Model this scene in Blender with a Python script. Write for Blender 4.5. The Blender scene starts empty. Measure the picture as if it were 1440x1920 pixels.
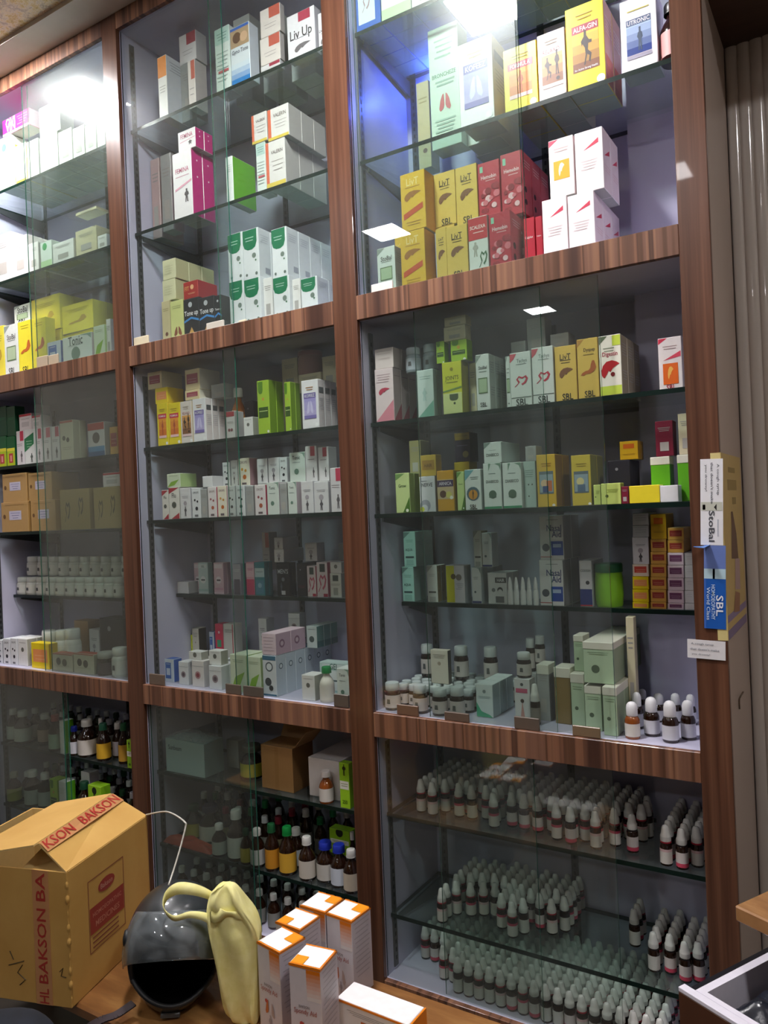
import bpy, bmesh, math, random
from mathutils import Vector, Matrix
random.seed(7)
SC = bpy.context.scene
COL = SC.collection
# ---------------------------------------------------------------- camera, world, exposure
FZ = 1.55                                    # eye height: shelf heights below are measured from the eye
FPX = 1440.0
YAW, PITCH, ROLL = 0.56049069, 0.00127093, -0.04152274
_f = Vector((-math.sin(YAW)*math.cos(PITCH), math.cos(YAW)*math.cos(PITCH), math.sin(PITCH)))
_r0 = Vector((math.cos(YAW), math.sin(YAW), 0)); _u0 = _r0.cross(_f)
RR = _r0*math.cos(ROLL)+_u0*math.sin(ROLL); UU = -_r0*math.sin(ROLL)+_u0*math.cos(ROLL); FF = _f
CAM = Vector((0, -2.0, 0))
cd = bpy.data.cameras.new('camera'); cam = bpy.data.objects.new('camera', cd); COL.objects.link(cam)
cd.sensor_fit = 'HORIZONTAL'; cd.sensor_width = 36; cd.lens = 36*FPX/1440; cd.clip_start = .02
m = Matrix((RR, UU, -FF)).transposed().to_4x4(); m.translation = CAM+Vector((0, 0, FZ)); cam.matrix_world = m
SC.camera = cam
SC.view_settings.view_transform = 'Standard'; SC.view_settings.look = 'None'
SC.view_settings.gamma = 1; SC.view_settings.use_curve_mapping = False
SC.view_settings.exposure = 0.27
SC.cycles.max_bounces = 8; SC.cycles.diffuse_bounces = 4; SC.cycles.glossy_bounces = 4
SC.cycles.transmission_bounces = 6; SC.cycles.transparent_max_bounces = 40
SC.cycles.sample_clamp_indirect = 6; SC.cycles.caustics_reflective = False; SC.cycles.caustics_refractive = False
SC.cycles.use_denoising = True
W = bpy.data.worlds.new('world'); SC.world = W; W.use_nodes = True
W.node_tree.nodes['Background'].inputs[0].default_value = (.62, .68, .8, 1)
W.node_tree.nodes['Background'].inputs[1].default_value = .5
LAMP_POWER = [190, 250, 50, 50, 50, 50, 130]      # the lamps nearest the cabinets are the strongest
PANELS = [(-3.00, -.31), (-1.20, -.78), (-2.80, -2.60), (-.95, -2.9), (-2.72, -5.40), (-.95, -5.5), (1.05, -1.55)]  # last panel is added to brighten the ribbed wall

# pixel (1440x1920 photograph) <-> place, heights relative to the eye
def ray(px, py): return FF+RR*((px-720)/FPX)+UU*((960-py)/FPX)
def atY(px, py, Y): d = ray(px, py); return CAM+d*((Y-CAM.y)/d.y)
def atX(px, py, X): d = ray(px, py); return CAM+d*((X-CAM.x)/d.x)
def atZ(px, py, Z): d = ray(px, py); return CAM+d*((Z-CAM.z)/d.z)
def Xpx(px, Y, Z):
    s = (px-720)/FPX; dy = Y-CAM.y; dz = Z-CAM.z
    return CAM.x+(s*(dy*FF.y+dz*FF.z)-(dy*RR.y+dz*RR.z))/(RR.x-s*FF.x)
def Ypx(px, X, Z):
    s = (px-720)/FPX; dx = X-CAM.x; dz = Z-CAM.z
    return CAM.y+(s*(dx*FF.x+dz*FF.z)-(dx*RR.x+dz*RR.z))/(RR.y-s*FF.y)

# ---------------------------------------------------------------- materials
def lin(c):
    if isinstance(c, str):
        c = NAMED.get(c, c); 
    if isinstance(c, str): c = tuple(int(c[i:i+2], 16)/255 for i in (0, 2, 4))
    return tuple(x/12.92 if x <= .04045 else ((x+.055)/1.055)**2.4 for x in c)+(1,)
NAMED = dict(white='efeef0', cream='dcd3b4', paper='e6e2da', grey='a9abad', dgrey='55585b', black='17181b', red='b3182c', crimson='a3143a', pink='e0527f',
    lpink='e3b3bd', magenta='c81f72', orange='ec7a14', lorange='f3a04a', yellow='efd510', ochre='d8b64e', gold='dba51c', lime='9ecf1a', lgreen='b9d6a0', green='1d8a4c',
    dgreen='0c4a2c', mint='a9d8c4', teal='2f8f98', lteal='9fc9c8', blue='1d56b4', lblue='8fb6dc', navy='1b2550', purple='6a5aa5', lilac='b9aede', brown='6b4228',
    tan='b58f5c', olive='8d8a33', maroon='6e1426', skin='c98f62', sage='b2c09a', dust='d8d0c4', lime2='c6dc4a', pinkish='d9bfc0', tealw='bfe0d8')
_M = {}
def mat(c, rough=.45, spec=.5, metal=0, bump=0):
    k = (c, rough, spec, metal, bump)
    if k in _M: return _M[k]
    m = bpy.data.materials.new(f'{c}_{rough}'); m.use_nodes = True; N = m.node_tree.nodes; Lk = m.node_tree.links
    p = N['Principled BSDF']; p.inputs['Roughness'].default_value = rough; p.inputs['Metallic'].default_value = metal
    p.inputs['Specular IOR Level'].default_value = spec
    tc = N.new('ShaderNodeTexCoord'); n = N.new('ShaderNodeTexNoise'); n.inputs['Scale'].default_value = 60; n.inputs['Detail'].default_value = 3
    Lk.new(tc.outputs['Object'], n.inputs['Vector'])
    hs = N.new('ShaderNodeHueSaturation'); hs.inputs['Color'].default_value = lin(c)
    mr = N.new('ShaderNodeMapRange'); mr.inputs['To Min'].default_value = .93; mr.inputs['To Max'].default_value = 1.05
    Lk.new(n.outputs['Fac'], mr.inputs['Value']); Lk.new(mr.outputs[0], hs.inputs['Value']); Lk.new(hs.outputs[0], p.inputs['Base Color'])
    if bump:
        b = N.new('ShaderNodeBump'); b.inputs['Strength'].default_value = bump; b.inputs['Distance'].default_value = .002
        Lk.new(n.outputs['Fac'], b.inputs['Height']); Lk.new(b.outputs[0], p.inputs['Normal'])
    _M[k] = m; return m
def ramp(N, stops):
    r = N.new('ShaderNodeValToRGB'); e = r.color_ramp.elements
    while len(e) > 1: e.remove(e[0])
    e[0].position = stops[0][0]; e[0].color = lin(stops[0][1])
    for p, c in stops[1:]:
        x = e.new(p); x.color = lin(c)
    return r
def texmat(name, scale, stops, rough=.4, noise=(1, 6, .6), bump=0, spec=.5, coat=0, second=None):
    m = bpy.data.materials.new(name); m.use_nodes = True; N = m.node_tree.nodes; Lk = m.node_tree.links; p = N['Principled BSDF']
    tc = N.new('ShaderNodeTexCoord'); mp = N.new('ShaderNodeMapping'); mp.inputs['Scale'].default_value = scale
    n = N.new('ShaderNodeTexNoise'); n.inputs['Scale'].default_value = noise[0]; n.inputs['Detail'].default_value = noise[1]; n.inputs['Roughness'].default_value = noise[2]
    Lk.new(tc.outputs['Object'], mp.inputs[0]); Lk.new(mp.outputs[0], n.inputs['Vector'])
    r = ramp(N, stops); Lk.new(n.outputs['Fac'], r.inputs[0]); out = r.outputs[0]
    if second:
        mp2 = N.new('ShaderNodeMapping'); mp2.inputs['Scale'].default_value = second[0]; n2 = N.new('ShaderNodeTexNoise'); n2.inputs['Scale'].default_value = 1; n2.inputs['Detail'].default_value = 4
        Lk.new(tc.outputs['Object'], mp2.inputs[0]); Lk.new(mp2.outputs[0], n2.inputs['Vector'])
        r2 = ramp(N, second[1]); Lk.new(n2.outputs['Fac'], r2.inputs[0])
        mx = N.new('ShaderNodeMix'); mx.data_type = 'RGBA'; mx.blend_type = second[2]; mx.inputs[0].default_value = second[3]
        Lk.new(out, mx.inputs[6]); Lk.new(r2.outputs[0], mx.inputs[7]); out = mx.outputs[2]
    Lk.new(out, p.inputs['Base Color']); p.inputs['Roughness'].default_value = rough; p.inputs['Specular IOR Level'].default_value = spec
    p.inputs['Coat Weight'].default_value = coat
    if bump:
        b = N.new('ShaderNodeBump'); b.inputs['Strength'].default_value = bump; b.inputs['Distance'].default_value = .004
        Lk.new(n.outputs['Fac'], b.inputs['Height']); Lk.new(b.outputs[0], p.inputs['Normal'])
    return m
def glass(name, tint, refl=1.0, dust=.03, dustcol='cfd8d4', rough=0.0, edge=None, dscale=4, ior=1.5, haze=0):
    """clear sheet: straight-through tint, Fresnel mirror, a film of dust"""
    m = bpy.data.materials.new(name); m.use_nodes = True; N = m.node_tree.nodes; Lk = m.node_tree.links; N.remove(N['Principled BSDF'])
    out = N['Material Output']; t = N.new('ShaderNodeBsdfTransparent'); t.inputs[0].default_value = tint+(1,)
    g = N.new('ShaderNodeBsdfGlossy'); g.inputs['Roughness'].default_value = rough; g.inputs[0].default_value = (refl, refl, refl, 1)
    fr = N.new('ShaderNodeFresnel'); mx = N.new('ShaderNodeMixShader')
    ge = N.new('ShaderNodeNewGeometry'); ri = N.new('ShaderNodeMapRange'); ri.inputs['To Min'].default_value = ior; ri.inputs['To Max'].default_value = 1/ior
    Lk.new(ge.outputs['Backfacing'], ri.inputs['Value']); Lk.new(ri.outputs[0], fr.inputs[0])   # same mirror strength entering and leaving the thin sheet
    Lk.new(fr.outputs[0], mx.inputs[0]); Lk.new(t.outputs[0], mx.inputs[1]); Lk.new(g.outputs[0], mx.inputs[2])
    if haze:      # greasy film: part of the mirror image is spread into a soft glow
        g2 = N.new('ShaderNodeBsdfGlossy'); g2.inputs['Roughness'].default_value = .28; g2.inputs[0].default_value = (1, 1, 1, 1)
        mg = N.new('ShaderNodeMixShader'); mg.inputs[0].default_value = haze; Lk.new(g.outputs[0], mg.inputs[1]); Lk.new(g2.outputs[0], mg.inputs[2]); Lk.new(mg.outputs[0], mx.inputs[2])
    d = N.new('ShaderNodeBsdfDiffuse'); d.inputs[0].default_value = lin(dustcol)
    tc = N.new('ShaderNodeTexCoord'); n = N.new('ShaderNodeTexNoise'); n.inputs['Scale'].default_value = dscale; n.inputs['Detail'].default_value = 5
    n.inputs['Distortion'].default_value = 1.0
    Lk.new(tc.outputs['Object'], n.inputs['Vector']); mr = N.new('ShaderNodeMapRange'); mr.inputs['From Min'].default_value = .35; mr.inputs['From Max'].default_value = .75
    mr.inputs['To Min'].default_value = dust*.4; mr.inputs['To Max'].default_value = dust*1.8
    Lk.new(n.outputs['Fac'], mr.inputs[0]); m2 = N.new('ShaderNodeMixShader'); Lk.new(mr.outputs[0], m2.inputs[0])
    Lk.new(mx.outputs[0], m2.inputs[1]); Lk.new(d.outputs[0], m2.inputs[2]); Lk.new(m2.outputs[0], out.inputs[0])
    return m
def emis(name, c, s):
    m = bpy.data.materials.new(name); m.use_nodes = True; N = m.node_tree.nodes; N.remove(N['Principled BSDF'])
    e = N.new('ShaderNodeEmission'); e.inputs[0].default_value = c+(1,); e.inputs[1].default_value = s
    m.node_tree.links.new(e.outputs[0], N['Material Output'].inputs[0]); return m

WOOD_R = texmat('laminate_rail', (8.5, .5, .07), [(.36, '4a3026'), (.40, '6a4838'), (.425, '6e4c3a'), (.44, '8a6048'), (.465, '845a44'), (.475, '5a3c2e'), (.495, '62422f'), (.51, '7d5846'), (.55, '835d4a'), (.565, '986e54'), (.59, '8c624a'), (.60, '4e3328'), (.66, '845a42')], .34, (1, 3, .55), coat=.15,
                second=((150, 150, 3), [(.3, 'a8a8a8'), (.7, 'ffffff')], 'MULTIPLY', .3))
WOOD_P = texmat('laminate_post', (60, 60, 1.2), [(.3, '4f3022'), (.5, '664230'), (.7, '7a543e')], .3, (1, 4, .6), coat=.2,
                second=((9, 9, .4), [(.3, 'a09894'), (.7, 'ffffff')], 'MULTIPLY', .6))
LAV = texmat('lavender_laminate', (3, 3, 3), [(.3, 'bcbad0'), (.7, 'c9c7dc')], .38, (1, 3, .5))
SHELF_G = glass('shelf_glass', (.88, .955, .93), .9, .03, dscale=9)
SHELF_E = mat('0c211c', .3, .35)
DOOR_G = glass('door_glass', (.945, .975, .96), 1.0, .013, dscale=2.2, haze=.10)
DOOR_E = mat('2f6a58', .12, .8)
TRACK = mat('56585a', .35, .5, .6); SLOT = mat('black', .7)
PLAS = mat('b9ae98', .35)

# ---------------------------------------------------------------- mesh building
class MB:
    def __init__(s): s.v = []; s.f = []; s.m = []; s.mats = []; s.sm = []
    def mi(s, m):
        if isinstance(m, str): m = mat(m)
        if m not in s.mats: s.mats.append(m)
        return s.mats.index(m)
    def add(s, vs, fs, m, smooth=False):
        o = len(s.v); s.v += [tuple(v) for v in vs]; i = s.mi(m)
        for f in fs: s.f.append(tuple(o+k for k in f)); s.m.append(i); s.sm.append(smooth)
    def box(s, x0, x1, y0, y1, z0, z1, m, b=0, mats=None):
        """mats: dict of side name -> material; b: chamfer"""
        if b <= 0:
            vs = [(x, y, z) for x in (x0, x1) for y in (y0, y1) for z in (z0, z1)]
            F = dict(l=(0, 1, 3, 2), r=(4, 6, 7, 5), f=(0, 4, 5, 1), k=(2, 3, 7, 6), d=(0, 2, 6, 4), u=(1, 5, 7, 3))
            for k, f in F.items():
                s.add([vs[i] for i in f], [(0, 1, 2, 3)], (mats or {}).get(k, m))
            return
        b = min(b, (x1-x0)*.3, (y1-y0)*.3, (z1-z0)*.3)
        lo = (x0, y0, z0); hi = (x1, y1, z1); P = {}
        def pt(sg, ax):      # corner sg, on face of axis ax
            return tuple((lo[a] if sg[a] < 0 else hi[a]) if a == ax else ((lo[a]+b) if sg[a] < 0 else (hi[a]-b)) for a in range(3))
        names = {(0, -1): 'l', (0, 1): 'r', (1, -1): 'f', (1, 1): 'k', (2, -1): 'd', (2, 1): 'u'}
        for ax in range(3):
            a1, a2 = (ax+1) % 3, (ax+2) % 3
            for sd in (-1, 1):
                q = []
                for u, w in ((-1, -1), (1, -1), (1, 1), (-1, 1)):
                    sg = [0, 0, 0]; sg[ax] = sd; sg[a1] = u; sg[a2] = w; q.append(pt(sg, ax))
                if sd < 0: q.reverse()
                s.add(q, [(0, 1, 2, 3)], (mats or {}).get(names[(ax, sd)], m))
            for u in (-1, 1):
                for w in (-1, 1):
                    q = []
                    for e, fa in ((-1, a1), (-1, a2), (1, a2), (1, a1)):
                        sg = [0, 0, 0]; sg[ax] = e; sg[a1] = u; sg[a2] = w; q.append(pt(sg, fa))
                    if u*w < 0: q.reverse()
                    s.add(q, [(0, 1, 2, 3)], m)
        for a in (-1, 1):
            for c in (-1, 1):
                for d in (-1, 1):
                    q = [pt((a, c, d), k) for k in range(3)]
                    if a*c*d < 0: q.reverse()
                    s.add(q, [(0, 1, 2)], m)
    def lathe(s, prof, cx, cy, m, seg=16, smooth=True, capb=True, capt=True):
        vs = []; fs = []
        for r, z in prof:
            for i in range(seg):
                a = 2*math.pi*i/seg; vs.append((cx+r*math.cos(a), cy+r*math.sin(a), z))
        for j in range(len(prof)-1):
            for i in range(seg):
                k = (i+1) % seg; fs.append((j*seg+i, j*seg+k, (j+1)*seg+k, (j+1)*seg+i))
        s.add(vs, fs, m, smooth)
        if capb: s.add(vs[:seg], [tuple(range(seg))[::-1]], m)
        if capt: s.add(vs[-seg:], [tuple(range(seg))], m)
    def poly(s, pts, m): s.add(pts, [tuple(range(len(pts)))], m)
    def build(s, name, parent=None, loc=(0, 0, 0), rz=0):
        me = bpy.data.meshes.new(name); me.from_pydata(s.v, [], s.f)
        for m in s.mats: me.materials.append(m)
        me.polygons.foreach_set('material_index', s.m); me.polygons.foreach_set('use_smooth', s.sm); me.update()
        o = bpy.data.objects.new(name, me); COL.objects.link(o); o.location = loc; o.rotation_euler = (0, 0, rz)
        if parent: o.parent = parent
        return o
def tag(o, label=None, cat=None, group=None, kind=None):
    if label: o['label'] = label
    if cat: o['category'] = cat
    if group: o['group'] = group
    if kind: o['kind'] = kind
    return o
def empty(name, loc=(0, 0, 0), rz=0):
    o = bpy.data.objects.new(name, None); COL.objects.link(o); o.location = loc; o.rotation_euler = (0, 0, rz); o.empty_display_size = .02
    return o
def Wd(v): return Vector((v[0], v[1], v[2]+FZ))
_TX = {}
def textgeo(t):
    if t in _TX: return _TX[t]
    cu = bpy.data.curves.new('t', 'FONT'); cu.body = t; cu.resolution_u = 2; cu.offset = .012; cu.size = 1
    ob = bpy.data.objects.new('t', cu); me = ob.to_mesh()
    vs = [(v.co.x, v.co.y) for v in me.vertices]; fs = [tuple(p.vertices) for p in me.polygons]
    ob.to_mesh_clear(); bpy.data.objects.remove(ob); bpy.data.curves.remove(cu)
    x0 = min(v[0] for v in vs); x1 = max(v[0] for v in vs); y0 = min(v[1] for v in vs); y1 = max(v[1] for v in vs)
    _TX[t] = ([((a-x0)/(x1-x0)-.5, (b-y0)/(x1-x0)-(y1-y0)/(x1-x0)/2) for a, b in vs], fs); return _TX[t]
def tube(pts, r, seg=8, closed=False):
    """tube mesh along points -> verts, faces"""
    vs = []; fs = []; n = len(pts); P = [Vector(p) for p in pts]; up = Vector((0, 0, 1))
    t0 = (P[1]-P[0]).normalized(); nrm = t0.orthogonal().normalized()
    for i in range(n):
        t = (P[min(i+1, n-1)]-P[max(i-1, 0)]).normalized(); nrm = (nrm-t*nrm.dot(t)).normalized(); b = t.cross(nrm)
        rr = r[i] if isinstance(r, (list, tuple)) else r
        for k in range(seg):
            a = 2*math.pi*k/seg; vs.append(tuple(P[i]+nrm*math.cos(a)*rr+b*math.sin(a)*rr))
    for i in range(n-1):
        for k in range(seg):
            l = (k+1) % seg; fs.append((i*seg+k, i*seg+l, (i+1)*seg+l, (i+1)*seg+k))
    fs.append(tuple(range(seg))[::-1]); fs.append(tuple((n-1)*seg+k for k in range(seg)))
    return vs, fs
def smooth_path(pts, n=6):
    P = [Vector(p) for p in pts]; out = []
    for i in range(len(P)-1):
        a = P[max(i-1, 0)]; b = P[i]; c = P[i+1]; d = P[min(i+2, len(P)-1)]
        for k in range(n):
            t = k/n; out.append(.5*((2*b)+(c-a)*t+(2*a-5*b+4*c-d)*t*t+(3*b-a-3*c+d)*t**3))
    out.append(P[-1]); return out

# ---------------------------------------------------------------- the room
CEIL = 1.992; XR = 1.7; XL = -4.3; YB = -7.6; YW = .40
XP = {'L': -3.436, 'AL': -2.4703, 'AR': -2.3864, 'BL': -1.4149, 'BR': -1.3263, 'CL': -.3671, 'CR': -.2945}
Z0, Z1, Z2, Z3, Z4, Z5 = 1.9104, .6815, .6056, -.6216, -.6970, -1.457
CEIL_M = texmat('ceiling_paper', (1, 1, 1), [(.34, 'a87c28'), (.43, 'e0c47c'), (.5, 'f4ead8'), (.56, 'b8a08c'), (.66, 'f8f0e8')], .3, (18, 9, .8), bump=.4,
                 second=((2.2, 2.2, 2.2), [(.4, 'f0c8c0'), (.6, 'e8dcb0')], 'MULTIPLY', .6))
PLASTER = texmat('plaster', (1, 1, 1), [(.3, 'c8bfb6'), (.7, 'd6cec6')], .6, (5, 4, .5))
DIM_WALL = texmat('shop_wall', (1, 1, 1), [(.3, '857c72'), (.7, '9a9086')], .6, (5, 4, .5))
FLOOR_M = texmat('floor_tile', (1, 1, 1), [(.3, '3e3932'), (.7, '544d45')], .3, (6, 4, .5))
PVC = texmat('pvc_panel', (2, 2, .6), [(.3, 'bdb5ac'), (.7, 'c9c2ba')], .14, (1, 3, .5), coat=.5)
STRIP = texmat('beige_side_panel', (2, 2, .6), [(.3, 'b09f92'), (.7, 'bcaca0')], .35, (1, 3, .5))
DARKW = texmat('dark_soffit', (3, 20, 3), [(.3, '2e1c14'), (.7, '4a3022')], .35, (1, 4, .6))
def slab(name, x0, x1, y0, y1, z0, z1, m, **k):
    b = MB(); b.box(x0, x1, y0, y1, z0+FZ, z1+FZ, m); o = b.build(name); tag(o, kind='structure', **k); return o
slab('floor', XL-.1, XR+.1, YB-.1, YW+.1, -1.65, -1.55, FLOOR_M)
slab('ceiling', XL-.1, XR+.1, YB-.1, YW+.1, CEIL, CEIL+.1, CEIL_M)
slab('wall_back', XL-.1, XR+.1, YW, YW+.1, -1.55, CEIL, PLASTER)
slab('wall_left', XL-.1, XL, YB, YW, -1.55, CEIL, DIM_WALL)
slab('wall_far_right', XR, XR+.1, YB, YW, -1.55, CEIL, DIM_WALL)
slab('wall_front', XL, XR, YB-.1, YB, -1.55, CEIL, DIM_WALL)
slab('trim_1', XL, -.2945, -.135, .0, CEIL-.018, CEIL, PLASTER)      # plain band where the ceiling meets the cabinets
# ribbed PVC wall right of the cabinets
b = MB(); x = -.2945; pw = .032
while x < XR:
    x1 = min(x+pw, XR); g = .0022
    pts = [(x+(x1-x)*k/12, YW-.020-.0075*max(0, math.sin(math.pi*k/12))**.45) for k in range(13)]
    b.add([(ax, ay, zz) for zz in (0, FZ+1.27) for ax, ay in pts], [(k, k+1, k+14, k+13) for k in range(12)], PVC, True)
    x = x1
b.box(-.2945, XR, YW-.02, YW, 0, FZ+1.27, PVC)
tag(b.build('wall_right'), kind='structure')
slab('trim_2', -.2945, XR, -.0, YW, 1.27, CEIL, DARKW)
slab('trim_3', -.3105, -.2945, .0165, YW-.028, -1.55, 1.27, STRIP)
# lamps: recessed square LED panels of the shop, the last one added
LED = [emis('led_panel', (1.0, .965, .975), p) for p in LAMP_POWER]; FRAME = mat('white', .4)
for i, (x, y) in enumerate(PANELS):
    r = empty('ceiling_light', (x, y, FZ+CEIL)); s = .125
    tag(r, ['square ceiling light above the left cabinet', 'square ceiling light above the right cabinet', 'square ceiling light over the left aisle, mid room',
            'square ceiling light over the right aisle, mid room', 'farthest square ceiling light on the left', 'farthest square ceiling light on the right', 'added square ceiling light brightening the ribbed wall'][i], 'ceiling light', 'square ceiling lights')
    b = MB(); b.box(-s, s, -s, s, -.012, -.008, LED[i]); b.build('diffuser', r)
    b = MB()
    for a in ((-s-.012, -s, -s-.012, s+.012), (s, s+.012, -s-.012, s+.012), (-s, s, -s-.012, -s), (-s, s, s, s+.012)): b.box(*a, -.014, 0, FRAME)
    b.box(-s, s, -s, s, -.007, 0, FRAME); b.build('frame', r)

# ---------------------------------------------------------------- cabinets
COLS = {1: ('left', 'L', 'AL'), 2: ('middle', 'AR', 'BL'), 3: ('right', 'BR', 'CL')}
SH = {}                                    # shelf key -> (z of its top, front Y)
DEPTH = .375
def shelf_table():
    T = {1: dict(t0=1.522, t1=1.116, m0=.278, m1=-.022, m2=-.318, b0=-.990, b1=-1.272),
         2: dict(t0=1.530, t1=1.128, m0=.288, m1=.004, m2=-.297, b0=-.972, b1=-1.255),
         3: dict(t0=1.522, t1=1.114, m0=.282, m1=-.008, m2=-.303, b0=-.955, b1=-1.274)}
    for c, d in T.items():
        for k, z in d.items(): SH[f'c{c}{k}'] = (z+.005, {'m2': {1: .14, 2: .185, 3: .195}[c]}.get(k, .05))
        SH[f'c{c}t2'] = (Z1, .036); SH[f'c{c}m3'] = (Z3, .036); SH[f'c{c}b2'] = (Z5, .036)
shelf_table()
DOORS = {(1, 't'): [(45, 430, 'R')], }
def pane(cab, x0, x1, y, z0, z1, lab):
    b = MB(); t = .005
    b.box(x0, x1, y, y+t, z0, z1, DOOR_G, mats=dict(l=DOOR_E, r=DOOR_E))
    o = b.build('sliding_glass_door', cab); return o
def track(cab, x, y, z0, z1, face):
    """slotted upright channel; face +1: on a left wall facing right, 0: on the back wall facing front"""
    b = MB(); w = .011; t = .004
    if face: b.box(x, x+t, y-w, y+w, z0, z1, TRACK)
    else: b.box(x-w, x+w, y-t, y, z0, z1, TRACK)
    z = z0+.02
    while z < z1-.02:
        if face: b.box(x+t, x+t+.0006, y-.0035, y+.0035, z, z+.013, SLOT)
        else: b.box(x-.0035, x+.0035, y-t-.0006, y-t, z, z+.013, SLOT)
        z += .025
    b.build('slotted_track', cab)
def bracket(cab, x, y0, y1, z):
    b = MB(); w = .0035
    b.add([(x+w*sx, y, zz) for sx in (-1, 1) for y, zz in ((y0, z), (y1, z), (y1, z-.055), (y0, z-.012))],
          [(0, 1, 2, 3)[::-1], (4, 5, 6, 7), (0, 4, 5, 1)[::-1], (1, 5, 6, 2)[::-1], (2, 6, 7, 3)[::-1], (3, 7, 4, 0)[::-1]], TRACK)
    b.build('shelf_bracket', cab)
CABS = {}
for c, (nm, kl, kr) in COLS.items():
    x0, x1 = XP[kl], XP[kr]
    cab = empty('display_cabinet', ((x0+x1)/2, 0, 0)); CABS[c] = cab
    tag(cab, {'left': 'left column of the brown wood and glass wall cabinet, above the big carton', 'middle': 'middle column of the brown wood and glass wall cabinet, between two posts',
              'right': 'right column of the brown wood and glass wall cabinet, beside the ribbed wall'}[nm], 'cabinet', 'wall display cabinets')
    def part(b, n): o = b.build(n, cab); o.location = (-cab.location.x, 0, 0); return o
    xi = -.3215 if c == 3 else x1          # the right cabinet runs on a little behind its wide post
    def B(): return MB()
    b = B()
    pl, pr = {1: (x0-.08, x0), 2: (XP['AL'], XP['AR']), 3: (XP['BL'], XP['BR'])}[c]
    b.box(pl, pr, 0, .018, 0, FZ+CEIL-.018, WOOD_P, .0015); part(b, 'post')
    if c == 3:
        b = B(); b.box(XP['CL'], XP['CR'], 0, .016, 0, FZ+CEIL-.018, WOOD_P, .0015); part(b, 'post')
    for za, zb, n in ((Z0, CEIL-.018, 'rail'), (Z2, Z1, 'rail'), (Z4, Z3, 'rail'), (-1.55, Z5, 'plinth')):
        b = B(); b.box(x0, x1, 0, .018, FZ+za, FZ+zb, WOOD_R, .0012); part(b, n)
    # carcass
    for n, xa, xb in [('side_panel', pl, x0)]+([('side_panel', -.3215, XP['CR']-.0165)] if c == 3 else []):
        b = B(); b.box(xa, xb, .018, DEPTH, .0, FZ+CEIL-.02, LAV); part(b, n)
    b = B(); b.box(x0, xi, DEPTH, DEPTH+.012, 0, FZ+CEIL-.02, LAV); part(b, 'back_panel')
    for z in (CEIL-.02, Z1, Z3, Z5):
        b = B(); zz = FZ+z
        if z > 1.9: b.box(x0, xi, .018, DEPTH, FZ+Z0, FZ+Z0+.018, LAV)
        else: b.box(x0, xi, .018, DEPTH, zz-.02, zz, LAV)
        part(b, 'board')
    for z in (Z2, Z4):
        b = B(); b.box(x0, xi, .018, DEPTH, FZ+z, FZ+z+.02, LAV); part(b, 'board')
    # slotted tracks
    for za, zb in ((Z1, Z0), (Z3, Z2), (Z5, Z4)):
        for args in ((x0, .072, 1), (x0+.03, DEPTH, 0), (x0+.5, DEPTH, 0), (x1-.2 if c == 3 else x1-.03, DEPTH, 0)):
            if c == 3 and args[0] == x1-.2: continue
            t = MB(); 
            n0 = len(COL.objects); track(cab, args[0], args[1], FZ+za+.01, FZ+zb-.03, args[2])
            o = cab.children[-1] if False else None
    for o in list(COL.objects):
        if o.name.startswith('slotted_track') and o.parent == cab: o.location = (-cab.location.x, 0, 0)
    # glass shelves
    for k, (z, yf) in SH.items():
        if k[1] != str(c) or k[2:] in ('t2', 'm3', 'b2'): continue
        b = B(); xa = x0+.004; xb = xi-.003
        b.box(xa, xb, yf, DEPTH-.008, FZ+z-.013, FZ+z, SHELF_G, mats=dict(f=SHELF_E, k=SHELF_E, l=SHELF_E, r=SHELF_E)); part(b, 'glass_shelf')
        for xx in (x0+.016, xi-.012):
            bracket(cab, xx, yf+.03, DEPTH-.002, FZ+z-.013)
    for o in list(COL.objects):
        if o.name.startswith('shelf_bracket') and o.parent == cab: o.location = (-cab.location.x, 0, 0)
    if c == 3:      # boxed pipe chase in the back right corner
        b = B(); b.box(-.552, xi, .305, DEPTH, 0, FZ+CEIL-.02, LAV); part(b, 'boxed_corner_pillar')
    # sliding glass doors (front pane Y .008, rear pane Y .020)
    def pn(xa, xb, y, zz): 
        o = pane(cab, xa, xb, y, FZ+zz[0]+.001, FZ+zz[1]-.001, ''); o.location = (-cab.location.x, 0, 0); return o
    zt, zm, zb_ = (Z1, Z0), (Z3, Z2), (Z5, Z4)
    YA, YB2 = .020, .0275
    def X(px, y=.02, z=0): return Xpx(px, y, z)
    doors = []
    if c == 1:
        doors = [(X(50, z=1.3), x1, YA, zt), (X(57, z=1.3), x1, YB2, zt), (X(70, z=.2), x1, YA, zm), (X(80, z=.2), x1, YB2, zm), (x0, X(122, z=-1), YA, zb_), (x0, X(128, z=-1), YB2, zb_)]
    if c == 2:
        doors = [(x0, X(424, z=1.3), YA, zt), (X(398, z=1.3), x1, YB2, zt), (x0, X(450, z=.1), YA, zm), (X(425, z=.1), x1, YB2, zm), (x0, X(470, z=-1), YA, zb_), (x0+.004, X(477, z=-1), YB2, zb_)]
    if c == 3:
        doors = [(x0, X(969, z=1.2), YA, zt), (x0+.012, X(972, z=1.2), YB2, zt), (x0, X(1022, z=.2), YA, zm), (X(788, z=0), X(1130, z=.2), YB2, zm), (x0, X(1010, z=-1.1), YA, zb_), (X(825, z=-1.1), X(1158, z=-1.1), YB2, zb_)]
    for xa, xb, y, zz in doors: pn(xa, xb, y, zz)
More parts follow.
